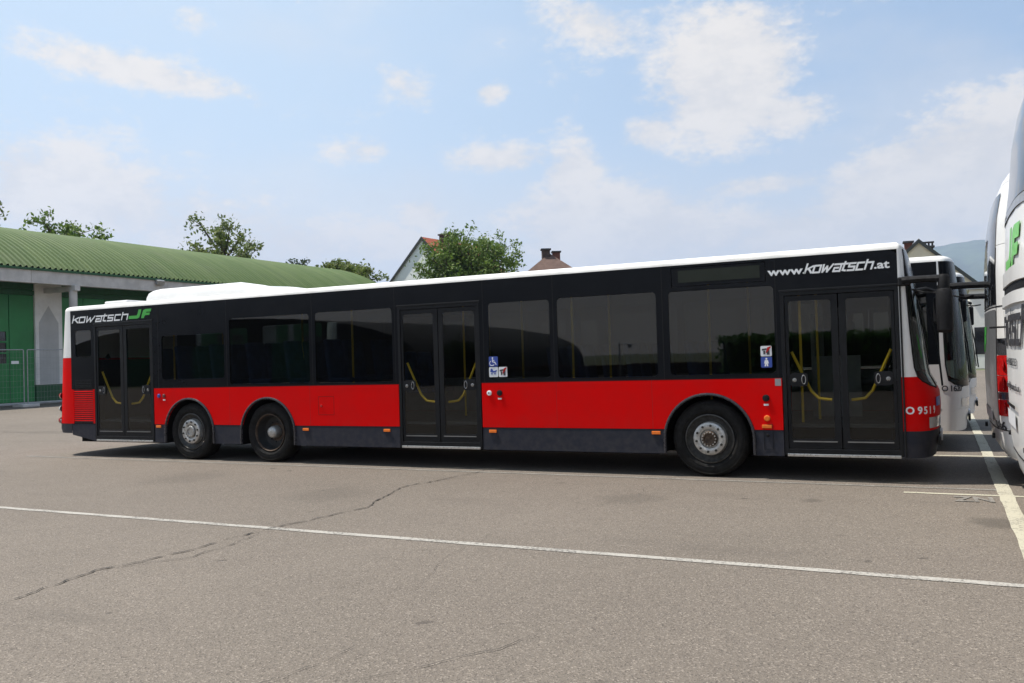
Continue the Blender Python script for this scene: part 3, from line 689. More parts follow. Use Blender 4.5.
    def mirror(yy, sg):
        if sg > 0:   # near side
            A = MB().tube([(-.33, yy-.05, 2.28), (-.12, yy-.09, 2.285), (.10+MX, yy-.10, 2.275)], [.045, .036 if full else .045, .045], 8).build('mirror', M_rub, T, smooth=True)
            MB().box(-.38, yy-.06, 2.22, -.25, yy+.01, 2.32).build('mirror_bracket', M_rub, A, bevel=.015)
            MB().lathe([(0, -.16), (.05, -.16), (.06, -.12), (.06, .04), (.045, .07), (0, .07)], 14, (.08+MX, yy-.10, 2.25), 'Z').build('mirror_joint', M_rub, A, smooth=True)
            mb = MB(); rows = []
            for z, s_ in ((1.68, .3), (1.685, .8), (1.71, .98), (1.95, 1.04), (2.12, 1), (2.155, .9), (2.165, .3)):
                rows.append([Vector((.08+MX+.082*s_*math.copysign(abs(math.cos(t))**.35, math.cos(t)), yy-.12+.15*s_*math.copysign(abs(math.sin(t))**.6, math.sin(t)), z)) for t in [2*math.pi*i/20 for i in range(20)]])
            loft(rows, 'mirror_head', M_rub, closed=True, parent=A)
            MB().tube([(-.24, yy+.02, 2.18), (-.12, yy+.0, 2.14), (-.02, yy+.03, 2.13), (.08, yy-.06, 2.14)], .012, 6).build('mirror_stay', M_rub, A)
        else:
            A = MB().tube([(-.30, yy, 2.30), (-.12, yy+.12, 2.33), (.02, yy+.25, 2.28)], .03, 8).build('mirror', M_rub, T, smooth=True)
            MB().box(-.04, yy+.16, 1.85, .06, yy+.36, 2.22).build('mirror_head', M_rub, A, bevel=.03)
    mirror(0, 1); mirror(WID, -1)
    if full:
        # door rubber edge forward of the first door with its hooks
        MB().box(-.372, -.022, .30, -.352, .0, 2.24).build('door_seal', M_rub, T, bevel=.005)
    # ---------------- wheels
    def wheel(cx, yy, sg, kind, rz=0.0):
        tp = [(.30, .03), (.32, .0), (.36, -.012), (.41, -.010), (.445, .004), (.466, .03), (.475, .06), (.475, .25), (.46, .28), (.40, .30), (.29, .29)]
        Wh = MB().lathe(tp, 56).build('wheel', M_tyre, T, smooth=True, loc=(cx, yy, .475)); Wh.rotation_euler.z = 0 if sg > 0 else math.pi
        gv = MB()
        for d in (.09, .13, .17, .21): gv.lathe([(.4752, d), (.477, d+.003), (.477, d+.012), (.4752, d+.015)], 56)
        for r_ in (.345, .43): gv.lathe([(r_-.003, -.0125), (r_, -.016), (r_+.003, -.0125)], 56)
        gv.build('tread_rib', M_tyre, Wh, smooth=True)
        if kind == 'drive':
            MB().lathe([(.300, .0), (.29, -.004), (.285, .008), (.276, .02), (.268, .10), (.25, .165), (.17, .18), (.10, .175)], 48).build('rim', M_rust, Wh, smooth=True)
            MB().lathe([(.274, .022), (.262, .12), (.24, .155), (.15, .16)], 48).build('rim_dish', M_black_hub, Wh, smooth=True)
            MB().lathe([(.10, .165), (.095, .07), (.082, .04), (.055, .025), (.0, .022)], 30).build('hub', M_hub, Wh, smooth=True)
            k, rr, y0, m = 10, .165, .145, M_black_hub
        else:
            MB().lathe([(.305, .0), (.29, -.004), (.282, .012), (.262, .03), (.235, .05), (.21, .055)], 48).build('rim', mat('rim_dark_grey', (.045, .043, .04), .5, .4, var=.4, vscale=20), Wh, smooth=True)
            MB().lathe([(.212, .06), (.20, -.012), (.19, -.020), (.13, -.022), (.118, -.015), (.112, .01), (.0, .012)], 48).build('wheel_disc', M_hub, Wh, smooth=True)
            MB().lathe([(.098, .01), (.095, -.030), (.088, -.037), (.062, -.040), (.058, -.018), (.0, -.016)], 30).build('hub', M_hub if kind == 'tag' else M_rust, Wh, smooth=True)
            if sg > 0 and full:
                pr = MB().lathe([(.009, 0), (.009, -.02), (0, -.02)], 6).build('hub_bolt', M_alu, Wh)
                for i in range(14):
                    a = 2*math.pi*i/14; o = pr if i == 0 else pr.copy()
                    if i: COL.objects.link(o)
                    o.location = (.083*math.cos(a), -.035, .083*math.sin(a))
            k, rr, y0, m = 10, .162, -.022, M_black_hub
        if sg > 0 and full:
            pr = MB().lathe([(.016, .03), (.016, 0), (0, 0)] if kind == 'drive' else [(.017, 0), (.015, -.014), (0, -.014)], 6).build('wheel_nut', m if kind == 'drive' else mat('nut_dark', (.035, .033, .03), .5, .5), Wh)
            for i in range(k):
                a = 2*math.pi*(i+.3)/k; o = pr if i == 0 else pr.copy()
                if i: COL.objects.link(o)
                o.location = (rr*math.cos(a), y0, rr*math.sin(a))
    for cx, kd in zip(wheels, ('tag', 'drive', 'front')):
        wheel(cx, .045, 1, kd, R(0)); wheel(cx, WID-.045, -1, kd)
    return T

Y0 = 10.675
make_bus((0, Y0, 0), 'red', 'long red and black city bus with white roof edge, the nearest bus, parked side-on', number='9519')
make_bus((.40, Y0+3.35, 0), 'white', 'white fronted city bus numbered 1620 parked directly behind the red bus', 'white city buses parked behind the red bus', number='1620', full=False, xrear=-11.6)
make_bus((.62, Y0+6.75, 0), 'white', 'white fronted city bus with a number ending 527, farthest of the parked row', 'white city buses parked behind the red bus', number='1527', full=False, xrear=-11.6)

# ------------------------------------------------------------------ coaches seen from behind
def make_coach(loc, label, kind, x_shift=0.0):
    T = empty('coach', loc); tag(T, label, 'coach', 'white coaches with their rears towards the row of buses')
    WID, LEN = 2.55, 12.4; B = WID/2; XB = .34 if kind == 'dark' else .40
    if kind == 'plain': RX = [(.30, .16), (.42, .07), (.7, .01), (1.2, 0), (1.8, .0), (2.2, .01), (2.6, .03), (2.9, .07), (3.3, .11), (3.6, .17), (3.76, .24), (3.86, .33), (3.90, .40)]; HT = 3.90
    else: RX = [(.30, .12), (.42, .05), (.7, .01), (1.2, 0), (1.8, .02), (2.4, .03), (2.9, .07), (3.2, .13), (3.4, .21), (3.5, .30), (3.55, .38)]; HT = 3.55
    def lerp(tb, z):
        if z <= tb[0][0]: return tb[0][1]
        for (a, p), (b, q) in zip(tb, tb[1:]):
            if z <= b: return p+(q-p)*(z-a)/(b-a)
        return tb[-1][1]
    def rp(t, z, ins=0.0):      # t 0..180 near side to far side round the tail
        xb_ = XB+max(0, lerp(RX, z)-.1)*.9; a = xb_-lerp(RX, z); b = B-(.02 if z > 2.4 else 0)-ins; c, s = math.cos(R(t)), math.sin(R(t)); n = 3.4
        return Vector((xb_-a*abs(s)**(2/n), B-b*math.copysign(abs(c)**(2/n), c), z))
    TS = [0, 3, 6, 10, 15, 20, 26, 33, 41, 50, 60, 75, 90]; TS += [180-t for t in TS[-2::-1]]
    def loft(rows, name_, m, closed=False, smooth=True, parent=T):
        mb = MB(); n = len(rows[0]); fs = [(i*n+j, i*n+(j+1) % n, (i+1)*n+(j+1) % n, (i+1)*n+j) for i in range(len(rows)-1) for j in range(n if closed else n-1)]
        if closed: fs.append(tuple((len(rows)-1)*n+j for j in range(n)))
        mb.add([p for r in rows for p in r], fs); return mb.build(name_, m, parent, smooth=smooth)
    def patch(name_, t0, t1, z0, z1, m, off=.004, k=14, rows=9, slant=0.0, parent=T):
        R_ = []
        for i in range(rows):
            z = z0+(z1-z0)*i/(rows-1); r_ = []
            for j in range(k+1):
                t = t0+(t1-t0)*j/k + slant*(i/(rows-1)-.5)
                p = rp(t, z); q = rp(t+.4, z); d = (q-p).normalized(); r_.append(p + Vector((-abs(d.y), d.x if d.y > 0 else d.x, 0))*off)
            R_.append(r_)
        return loft(R_, name_, m, parent=parent)
    Z = lambda a, b, n=8: [a+(b-a)*i/(n-1) for i in range(n)]
    loft([[rp(t, z) for t in TS] for z in (.30, .34, .42, .5, .6)], 'rear_bumper', M_white)
    loft([[rp(t, z) for t in TS] for z in Z(.606, 1.95, 12)], 'rear_panel', M_white)
    loft([[rp(t, z) for t in TS] for z in Z(1.956, 2.62, 8)], 'rear_upper', M_white)
    lo, hi = (2.655, 3.45)
    ts = TS
    loft([[rp(t, z) for t in ts] for z in Z(2.625, HT-.25, 8)], 'rear_cap', M_white)
    rows = [[rp(t, z) for t in ts] + [Vector((LEN, WID-(z-HT+.25)*.6, z)), Vector((LEN, (z-HT+.25)*.6, z))] for z in [HT-.245+.245*q for q in (0, .3, .55, .8, .93, 1)]]
    loft(rows, 'roof', M_white, closed=True)
    if kind == 'plain':
        patch('rear_window', 14, 166, 2.70, 3.64, M_cglass, .006, k=30, rows=12)
        patch('window_trim', 10, 170, 2.615, 2.69, mat('pewter_trim', (.30, .31, .33), .35, .4), .008, k=24, rows=3)
    else:
        patch('rear_window', 50, 130, 1.98, 3.2, M_cglass, .006, k=20, rows=12)
        patch('engine_cover', 50, 130, .62, 1.92, mat('pewter_panel', (.20, .205, .215), .35, .3, coat=.3, var=.04), .006, k=20)
    # sides, flat behind the curved tail
    for far in (False, True):
        fn = (lambda u, v, d: (u, WID-d, v)) if far else (lambda u, v, d: (u, d, v))
        wx = [(1.35+1.8*i, 1.75, 1.35+1.8*i+1.74, 2.95) for i in range(6)]
        out = [(XB, .606)]
        for cx in (2.9, 9.3): out += [(cx-.58, .606)]+[(cx-.57*math.cos(math.pi*i/14), .55+.57*math.sin(math.pi*i/14)) for i in range(1, 14) if .55+.57*math.sin(math.pi*i/14) > .61]+[(cx+.58, .606)]
        out += [(LEN, .606), (LEN, HT-.25), (XB, HT-.25)]
        MB().plate(out, [rect(*q, r=.06) for q in wx], 0, .03, fn).build('side_panel', M_white, T)
        for q in wx: MB().plate(rect(q[0]+.005, q[1]+.005, q[2]-.005, q[3]-.005, .055), (), .004, .012, fn).build('window', M_cglass, T)
        for a, b in ((XB, 2.32), (3.48, 8.72), (9.88, LEN)): MB().plate(rect(a, .30, b, .60), (), .004, .03, fn).build('skirt_panel', M_white, T)
        for cx in (2.9, 9.3):
            y = WID-.05 if far else .05; sg = -1 if far else 1
            wv = MB().lathe([(.29, .02*sg), (.34, -.01*sg), (.44, 0), (.48, .05*sg), (.48, .27*sg), (.3, .29*sg)], 40).build('wheel', M_tyre, T, smooth=True, loc=(cx, y, .48))
            MB().lathe([(.295, .01*sg), (.25, .05*sg), (.16, .03*sg), (.09, 0), (0, 0)], 30).build('rim', M_hub, wv, smooth=True)
    MB().plate(rect(.02, .3, WID-.02, 3.42, .1), (), 0, .03, fn=lambda u, v, d: (LEN-d, u, v)).build('front', M_white, T)
    MB().plate(rect(.1, 1.1, WID-.1, 3.2, .15), (), 0, .02, fn=lambda u, v, d: (LEN+.02-d, u, v)).build('windscreen', M_cglass, T)
    MB().box(1.0, .1, .35, LEN-.1, WID-.1, .50).box(1.3, .05, 1.0, LEN-.1, WID-.05, 1.1).build('underbody', M_dark, T)
    # seams
    for z in (.603, 1.953): 
        MB().tube([rp(t, z)+Vector((-.001, 0, 0)) for t in TS], .006, 5).build('panel_seam', M_rub, T)
    for t0 in (24, 156) if kind == 'plain' else (49, 131):
        MB().tube([rp(t0, z)+Vector((-.002, 0, 0)) for z in Z(.62, 2.6, 10)], .004, 5).build('panel_seam', M_rub, T)
    # lamp clusters wrapped round the corners
    for s_ in (0, 1):
        f = (lambda a, b: (180-a, 180-b)) if s_ else (lambda a, b: (a, b))
        if kind == 'plain': a, b = f(8, 36); L = [(.72, 1.45, M_redlens)]
        else: a, b = f(8, 46); L = [(1.42, 1.60, mat('smoked_lens', (.05, .05, .055), .15, coat=.8)), (1.20, 1.415, M_redlens), (1.02, 1.195, M_redlens), (.94, 1.015, mat('smoked_lens', (.05, .05, .055), .15, coat=.8)), (.76, .935, M_redlens)]
        lamp = None
        for (z0, z1, m) in L:
            o = patch('tail_lamp', a, b, z0, z1, m, .012, k=8, rows=5, slant=0)
        if kind != 'plain':
            for zc in (1.10, 1.31, .85):
                p = rp(30 if not s_ else 150, zc); MB().lathe([(0, -.012), (.05, -.008), (.062, 0)], 18, tuple(p+Vector((-.012, 0, 0))), 'X').build('lamp_ring', M_redlens, T, smooth=True)
    # handle recess and trim
    if kind == 'plain':
        patch('handle_recess', 40, 140, 1.965, 2.03, M_rub, .003, k=16, rows=3); patch('handle_lip', 38, 142, 1.86, 1.955, M_white, .022, k=16, rows=5)
        patch('handle_lip', 30, 150, 2.035, 2.16, M_white, .015, k=16, rows=5)
    # writing on the curved tail: a strip of letters set out along the surface
    def tail_text(s, z, size, y0, y1, m, bold=.0, ital=0.0):
        cu = bpy.data.curves.new('lettering', 'FONT'); cu.body = s; cu.size = size; cu.offset = bold; cu.shear = ital; cu.extrude = .001; cu.resolution_u = 2
        t = bpy.data.objects.new('lettering', cu); COL.objects.link(t); dg = bpy.context.evaluated_depsgraph_get(); dg.update()
        me = bpy.data.meshes.new_from_object(t.evaluated_get(dg)); bpy.data.objects.remove(t)
        place(me, z, y0, y1, m)
    def place(me, z, y0, y1, m, nm='lettering'):
        xs_ = [v.co.x for v in me.vertices]; a, b = min(xs_), max(xs_)
        for v in me.vertices:
            u = (v.co.x-a)/(b-a); y = y0+(y1-y0)*u; zz = z+v.co.y; c = (B-y)/(B-.02)
            t = math.degrees(math.acos(math.copysign(min(1, abs(c))**(3.4/2), c))); p = rp(t, zz); v.co = Vector((p.x-.008-v.co.z, p.y, zz))
        me.materials.clear(); me.materials.append(m); o = bpy.data.objects.new(nm, me); COL.objects.link(o); o.parent = T
    def tail_mark(fnmb, z, y0, y1, m, nm):
        mb = MB(); fnmb(mb); me = bpy.data.meshes.new(nm); me.from_pydata(mb.v, [], mb.f); place(me, z, y0, y1, m, nm)
    if kind == 'plain':
        tail_mark(lambda mb: jf_mark(mb, 0, 0, .36, 1.0, lambda u, v, d: (u, v, d)), 2.12, 1.40, .45, mat('bright_green_emblem', (.14, .46, .10), .4, var=.05), 'emblem')
        tail_mark(lambda mb: wordmark(mb, 'kowatsch', 0, 0, .27, 2.0, lambda u, v, d: (u, v, d)), 1.55, 1.98, .22, M_letd, 'lettering')
        tail_text('Tel. 04282/333', 1.36, .09, 1.75, .7, M_letd); tail_text('office@kowatsch.at', 1.16, .085, 1.75, .6, M_letd)
        patch('number_plate', 84, 104, .84, .97, M_stw, .012, k=6, rows=3); patch('plate_lamp', 80, 98, 1.01, 1.04, M_rub, .02, k=6, rows=3)
        tail_text('SETRA', 2.635, .04, 1.9, 1.5, M_letd)
        for y in (.5, 2.05): MB().lathe([(0, -.02), (.02, -.02), (.024, 0)], 12, (.03, y, .72), 'X').build('parking_sensor', M_rub, T)
        for s_ in (0, 1): a, b = (14, 30) if not s_ else (166, 150); patch('reflector', a, b, .50, .55, M_redlens, .012, k=4, rows=3)
    else:
        tail_text('586', .60, .14, .47, .13, M_letd, .002)
        tail_mark(lambda mb: jf_mark(mb, 0, 0, .30, 1.0, lambda u, v, d: (u, v, d)), 1.45, 2.0, 1.2, M_grn, 'emblem')
        MB().tube([(.25, -.02, 1.72), (.05, .05, 1.72), (-.0, .2, 1.72)], .012, 6).build('camera_arm', M_rub, T)
        patch('number_plate', 70, 110, .68, .8, M_stw, .012, k=6, rows=3)
        for y in (.45, 2.05): MB().lathe([(0, -.03), (.03, -.03), (.03, 0)], 12, (.02, y, .52), 'X').build('parking_sensor', M_rub, T)
    return T
make_coach((.55, 7.20, 0), 'white coach at the right edge with dark company name and green emblem on its rear', 'plain')
make_coach((.52, 10.62, 0), 'white coach numbered 586 with tall red tail lamps, half hidden behind the nearer coach', 'dark')

# ------------------------------------------------------------------ long workshop hall with vaulted green roof
XF = -40.2
def corr_mat():
    m = bpy.data.materials.new('corrugated_green'); m.use_nodes = True; t = NT(m.node_tree); b = t.n['Principled BSDF']
    g = t.new('ShaderNodeNewGeometry'); pos = g.outputs['Position']
    mp_ = t.new('ShaderNodeMapping'); mp_.inputs['Scale'].default_value = (.15, 1.6, .15); t.l.new(pos, mp_.inputs[0])
    n = t.noise(mp_.outputs[0], 1.2, 6, .65); n2 = t.noise(pos, .5, 5, .6)
    c = t.mix(t.smooth(n, .3, .72), (.052, .098, .024, 1), (.092, .138, .046, 1)); c = t.mix(t.smooth(n2, .45, .75, 0, .5), c, (.085, .115, .055, 1))
    t.l.new(c, b.inputs['Base Color']); b.inputs['Roughness'].default_value = .7; b.inputs['Specular IOR Level'].default_value = .2
    return m
def make_hall():
    T = empty('workshop_hall', (XF, 32, 0)); tag(T, 'long low workshop hall with vaulted corrugated green roof and green gates', 'hall')
    P = lambda o: (setattr(o, 'matrix_parent_inverse', Matrix.Translation((-XF, -32, 0))), o)[1]
    A, Bb = 10.6, 57.0
    # vault
    cxr, half, ze, za = -46.2, 8.2, 6.50, 9.35; rise = za-ze; rad = (half*half+rise*rise)/(2*rise); zc = za-rad; th = math.asin(half/rad)
    per = .30; ny = int((Bb+.5-A)/per*6); na = 30; vs = []
    for i in range(ny+1):
        y = A-.2+i*per/6; o = .075*math.cos(2*math.pi*i/6)
        for j in range(na+1):
            a = -th+2*th*j/na; vs.append((cxr+(rad+o)*math.sin(a), y, zc+(rad+o)*math.cos(a)))
    n = na+1; fs = [(i*n+j, i*n+j+1, (i+1)*n+j+1, (i+1)*n+j) for i in range(ny) for j in range(na)]
    mb = MB(); mb.add(vs, fs); P(mb.build('roof', corr_mat(), T, smooth=False, recalc=False))
    # soffit, fascia, beam
    P(MB().box(-38.06, A, 6.36, -38.0, Bb, 6.47).build('fascia', M_gdark, T))
    mb = MB(); y = A
    while y < Bb: mb.box(-38.42, y+.004, 5.76, -38.08, min(y+8.0, Bb)-.004, 6.37); y += 8.0
    P(mb.build('canopy_beam', M_conc, T, bevel=.01))
    P(MB().box(XF+.02, A, 5.98, -38.45, Bb, 6.08).build('soffit', mat('soffit_grey', (.30, .30, .29), .9), T))
    P(MB().box(-54.2, A, 0, XF-.25, Bb, 6.3).build('wall', M_plast, T))
    # bays: pillar, gate, pillar...
    p0 = 28.98; bay = 7.98
    ys = [p0+bay*k for k in range(-2, 4)]
    for yc in ys:
        P(MB().box(XF-.24, yc-.74, .92, XF, yc+.74, 5.97).build('pillar', M_plast, T, bevel=.015))
        P(MB().box(XF-.24, yc-.74, 0, XF-.03, yc+.74, .915).build('pillar_base', M_gdark, T))
        P(MB().plate([(yc-.55, .95), (yc+.52, .95), (yc+.52, 4.02), (yc-.02, 4.88), (yc-.55, 4.02)], (), XF+.001, XF+.004, fn=lambda u, v, d: (d, u, v)).build('plaster_patch', M_plastd, T))
        P(MB().lathe([(.19, 0), (.19, 5.52)], 20, (-38.2, yc-.12, 0), 'Z').build('column', M_conc, T, smooth=True))
        P(MB().box(XF, yc-.27, 5.50, -37.86, yc+.03, 5.755).build('bracket', M_conc, T, bevel=.01))
    for ya in [y+.74 for y in ys[:-1]]:
        yb = ya+bay-1.48
        g = P(MB().box(XF-.24, ya, 0, XF-.16, yb, 5.97).build('gate', M_gdoor, T))
        k = 5; wd = (yb-ya)/k
        for i in range(k):
            u0, u1 = ya+i*wd+.02, ya+(i+1)*wd-.02; hole = []
            if i % 4 == 3 or i == 2: 
                hole = [rect(u0+.12, 2.02+.54*q, u1-.12, 2.48+.54*q) for q in range(3)]
                for q in range(3): MB().box(XF-.158, u0+.11, 2.01+.54*q, XF-.150, u1-.11, 2.49+.54*q).build('gate_window', M_cglass, g)
            MB().plate(rect(u0, .12, u1, 5.35), hole, XF-.158, XF-.10, fn=lambda u, v, d: (d, u, v)).build('gate_leaf', M_gdoor, g, bevel=.01)
        MB().box(XF-.158, ya, 5.38, XF-.04, yb, 5.60).box(XF-.158, ya, 5.64, XF-.08, yb, 5.96).build('gate_header', M_gdark, g, bevel=.01)
    P(MB().box(XF-.1, A, 0, XF+.55, Bb, .10).build('kerb', M_conc, T, bevel=.02))
    P(MB().box(-38.07, 33.75, 6.12, -37.85, 34.25, 6.38, rot=Euler((0, R(25), 0)).to_matrix()).build('floodlight', M_galv, T, bevel=.02))
make_hall()

# ------------------------------------------------------------------ site fence in front of the hall
def fence_panel(y0, y1, label):
    T = empty('site_fence', (-36.9, (y0+y1)/2, 0)); tag(T, label, 'fence', 'mesh fence panels in front of the hall'); c = (y0+y1)/2; h = 2.56; r = .024
    a, b = y0-c, y1-c
    MB().tube([(0, a, .12), (0, a, h), (0, a+.03, h+.02), (0, b-.03, h+.02), (0, b, h), (0, b, .12)], r, 8).tube([(0, a, .16), (0, b, .16)], r, 6).build('frame', M_galv, T)
    mb = MB(); y = a+.16
    while y < b-.05: mb.tube([(0, y, .16), (0, y, h)], .0025, 4, False); y += .16
    z = .4
    while z < h: mb.tube([(0, a, z), (0, b, z)], .0025, 4, False); z += .26
    mb.build('mesh_wire', M_galv, T)
    MB().box(.03, b-.60, 1.95, .05, b-.26, 2.08).build('sign_plate', M_stw, T)
    return T
fence_panel(21.95, 25.32, 'wire mesh site fence panel left of the fence foot, with two small plates')
fence_panel(25.50, 28.9, 'wire mesh site fence panel right of the fence foot, reaching behind the bus')
o = MB().box(-37.25, 24.98, 0, -36.5, 25.80, .14).build('fence_foot', M_conc, bevel=.03)
tag(o, 'concrete foot block holding two fence panel posts left of the bus', 'fence foot')

# ------------------------------------------------------------------ houses beyond
def tile_mat(name, a, b):
    m = bpy.data.materials.new(name); m.use_nodes = True; t = NT(m.node_tree); s_ = t.n['Principled BSDF']; g = t.new('ShaderNodeNewGeometry'); pos = g.outputs['Position']
    wv = t.new('ShaderNodeTexWave', wave_type='BANDS', bands_direction='Z'); wv.inputs['Scale'].default_value = 1.6; wv.inputs['Distortion'].default_value = .6; t.l.new(pos, wv.inputs[0])
    n = t.noise(pos, 1.8, 6, .7); c = t.mix(t.smooth(n, .3, .7), (*a, 1), (*b, 1)); c = t.mix(t.math('MULTIPLY', wv.outputs['Fac'], .3), c, (*[x*.5 for x in a], 1))
    t.l.new(c, s_.inputs['Base Color']); s_.inputs['Roughness'].default_value = .85; return m
def house(name, loc, rz, hw, ln, ez, pz, wall_m, roof_m, label, cat='house', chim=(), win=(), hip=0.0, over=.45, oy=.10):
    T = empty(name, loc, rz); tag(T, label, cat)
    mb = MB(); mb.add([(-hw, 0, 0), (hw, 0, 0), (hw, 0, ez), (0, 0, pz if not hip else ez), (-hw, 0, ez), (-hw, ln, 0), (hw, ln, 0), (hw, ln, ez), (0, ln, pz if not hip else ez), (-hw, ln, ez)],
       [(0,1,2,3,4), (6,5,9,8,7), (0,5,6,1), (1,6,7,2), (0,4,9,5), (2,7,8,3), (3,8,9,4)])
    mb.build('wall', wall_m, T)
    sl = (pz-ez)/hw; e = hw+over; zo = ez-over*sl; mb = MB(); tk = .18
    if hip:
        v = [(-e, -over, zo), (e, -over, zo), (e, ln+over, zo), (-e, ln+over, zo), (0, hip, pz), (0, ln-hip, pz)]
        mb.add(v + [(a, b, c+tk) for a, b, c in v], [(0,1,4), (1,2,5,4), (2,3,5), (3,0,4,5), (6,10,7), (7,10,11,8), (8,11,9), (9,11,10,6), (0,6,7,1), (1,7,8,2), (2,8,9,3), (3,9,6,0)])
    else:
        for s_ in (-1, 1):
            v = [(0, -oy, pz), (s_*e, -oy, zo), (s_*e, ln+oy, zo), (0, ln+oy, pz)]
            mb.add(v + [(a, b, c+tk) for a, b, c in v], [(0,1,2,3), (7,6,5,4), (0,4,5,1), (1,5,6,2), (2,6,7,3), (3,7,4,0)])
    rf = mb.build('roof', roof_m, T)
    if not hip:
        mb = MB()
        for s_ in (-1, 1): 
            v = [(0, -oy-.05, pz+tk+.03), (s_*(e+.03), -oy-.05, zo+tk+.01), (s_*(e+.03), -oy-.05, zo-.12), (0, -oy-.05, pz-.10)]
            mb.add(v + [(a, b+.045, c) for a, b, c in v], [(0,1,2,3), (7,6,5,4), (0,4,5,1), (1,5,6,2), (2,6,7,3), (3,7,4,0)])
        mb.build('verge_board', mat('dark_verge_board', (.03, .035, .032), .6), T)
    for (x, y, sx, sy, zt, m, ladder) in chim:
        zb = pz-abs(x)*sl-.4; c = MB().box(x-sx/2, y-sy/2, zb, x+sx/2, y+sy/2, zt).build('chimney', m, rf)
        MB().box(x-sx/2-.1, y-sy/2-.1, zt, x+sx/2+.1, y+sy/2+.1, zt+.14).build('chimney_cap', mat('cap_dark', (.05, .045, .045), .7), rf)
        if ladder:
            mb = MB()
            for i in range(5): mb.box(x-sx/2-.1+i*(sx+.1)/4.3, y-.1, zt+.14, x-sx/2+.02+i*(sx+.1)/4.3, y+.1, zt+.38)
            mb.box(x-sx/2-.1, y-.2, zt+.38, x+sx/2+.1, y+.2, zt+.48); mb.build('chimney_cowl', mat('cap_dark', (.05, .045, .045), .7), rf)
    for (x, z, ww, hh) in win:
        f = MB().plate(rect(x-ww/2, z, x+ww/2, z+hh), [rect(x-ww/2+.09, z+.09, x+ww/2-.09, z+hh-.09)], -.05, .0).build('window', mat('window_frame_white', (.7, .7, .68), .5), T)
        MB().box(x-ww/2+.09, -.02, z+.09, x+ww/2-.09, -.005, z+hh-.09).build('pane', M_cglass, f)
    return T
M_tred = tile_mat('red_roof_tiles', (.30, .065, .03), (.42, .11, .05)); M_tbrn = tile_mat('brown_roof_tiles', (.095, .055, .042), (.15, .09, .07)); M_tdk = tile_mat('dark_roof_tiles', (.05, .035, .03), (.09, .06, .05))
M_wpale = mat('pale_green_render', (.78, .80, .77), .9, var=.05, vscale=.7); M_cream = mat('cream_render', (.66, .58, .44), .9, var=.06, vscale=.7); M_brick = mat('chimney_brick', (.16, .06, .04), .9, var=.3, vscale=5)
M_brick2 = mat('chimney_dark_brick', (.07, .045, .04), .9, var=.3, vscale=5)
house('gabled_house', (-42.2, 67.9, 0), R(-6), 7.1, 9.5, 5.7, 12.75, M_wpale, M_tred, 'pale rendered house with red tiled roof and white gable, left of the big tree', chim=[(.7, 3.0, 1.3, .9, 13.3, M_brick2, False)], win=[(1.4, 8.0, 1.0, 1.5), (-1.4, 4.6, 1.0, 1.4)])
house('hipped_house', (-31.4, 73.2, 0), R(30), 4.2, 8.0, 7.9, 11.3, M_brick, M_tbrn, 'brown tiled roof with two chimneys peeping over the bus roof', chim=[(-.35, 3.3, .75, .7, 11.75, M_brick2, False), (.75, 4.2, .7, .7, 11.6, M_brick, False)], hip=3.4)
house('gabled_house', (-1.0, 70.0, 0), R(6), 6.6, 12, 3.2, 9.15, M_cream, M_tdk, 'cream gabled house with dark roof and chimneys behind the white buses', chim=[(-.50, 2.4, .55, .6, 9.35, M_brick, False), (.75, 3.0, .95, .7, 8.95, M_tdk, True)], win=[(.25, 7.0, .75, 1.0)])
T = empty('garage_building', (6.5, 62, 0)); tag(T, 'low cream flat roofed building far behind between bus and coach', 'building')
MB().box(-4.6, 0, 0, 8, 10, 5.0).build('wall', mat('white_render', (.72, .70, .66), .9, var=.04), T); MB().box(-4.8, -.2, 5.0, 8.2, 10.2, 5.2).build('roof', M_galv, T)
for x in (-4.4, -2.2, 0, 2.2): MB().box(x, -.02, .9, x+1.6, .02, 2.6).build('window', M_cglass, T)
# ------------------------------------------------------------------ trees
def leaf_mat(name, a, b, c3):
    m = bpy.data.materials.new(name); m.use_nodes = True; t = NT(m.node_tree); s_ = t.n['Principled BSDF']; g = t.new('ShaderNodeNewGeometry')
    n = t.noise(g.outputs['Position'], 1.1, 4, .7); c = t.mix(t.smooth(n, .3, .7), (*a, 1), (*b, 1))
    c = t.mix(t.smooth(g.outputs['Random Per Island'], .55, 1, 0, .7), c, (*c3, 1)); t.l.new(c, s_.inputs['Base Color']); s_.inputs['Roughness'].default_value = .55
    s_.inputs['Specular IOR Level'].default_value = .35
    o = t.n['Material Output']; tl = t.new('ShaderNodeBsdfTranslucent'); t.l.new(c, tl.inputs[0]); mx = t.new('ShaderNodeMixShader'); mx.inputs[0].default_value = .35
    t.l.new(s_.outputs[0], mx.inputs[1]); t.l.new(tl.outputs[0], mx.inputs[2]); t.l.new(mx.outputs[0], o.inputs[0]); return m
M_leafA = leaf_mat('leaf_green', (.065, .13, .018), (.13, .20, .035), (.21, .26, .07)); M_leafB = leaf_mat('leaf_olive', (.085, .13, .026), (.15, .20, .05), (.22, .24, .08)); M_leafC = leaf_mat('leaf_dark', (.02, .045, .014), (.04, .075, .02), (.07, .09, .03))
M_bark = mat('bark', (.10, .08, .06), .95, var=.3, vscale=8)
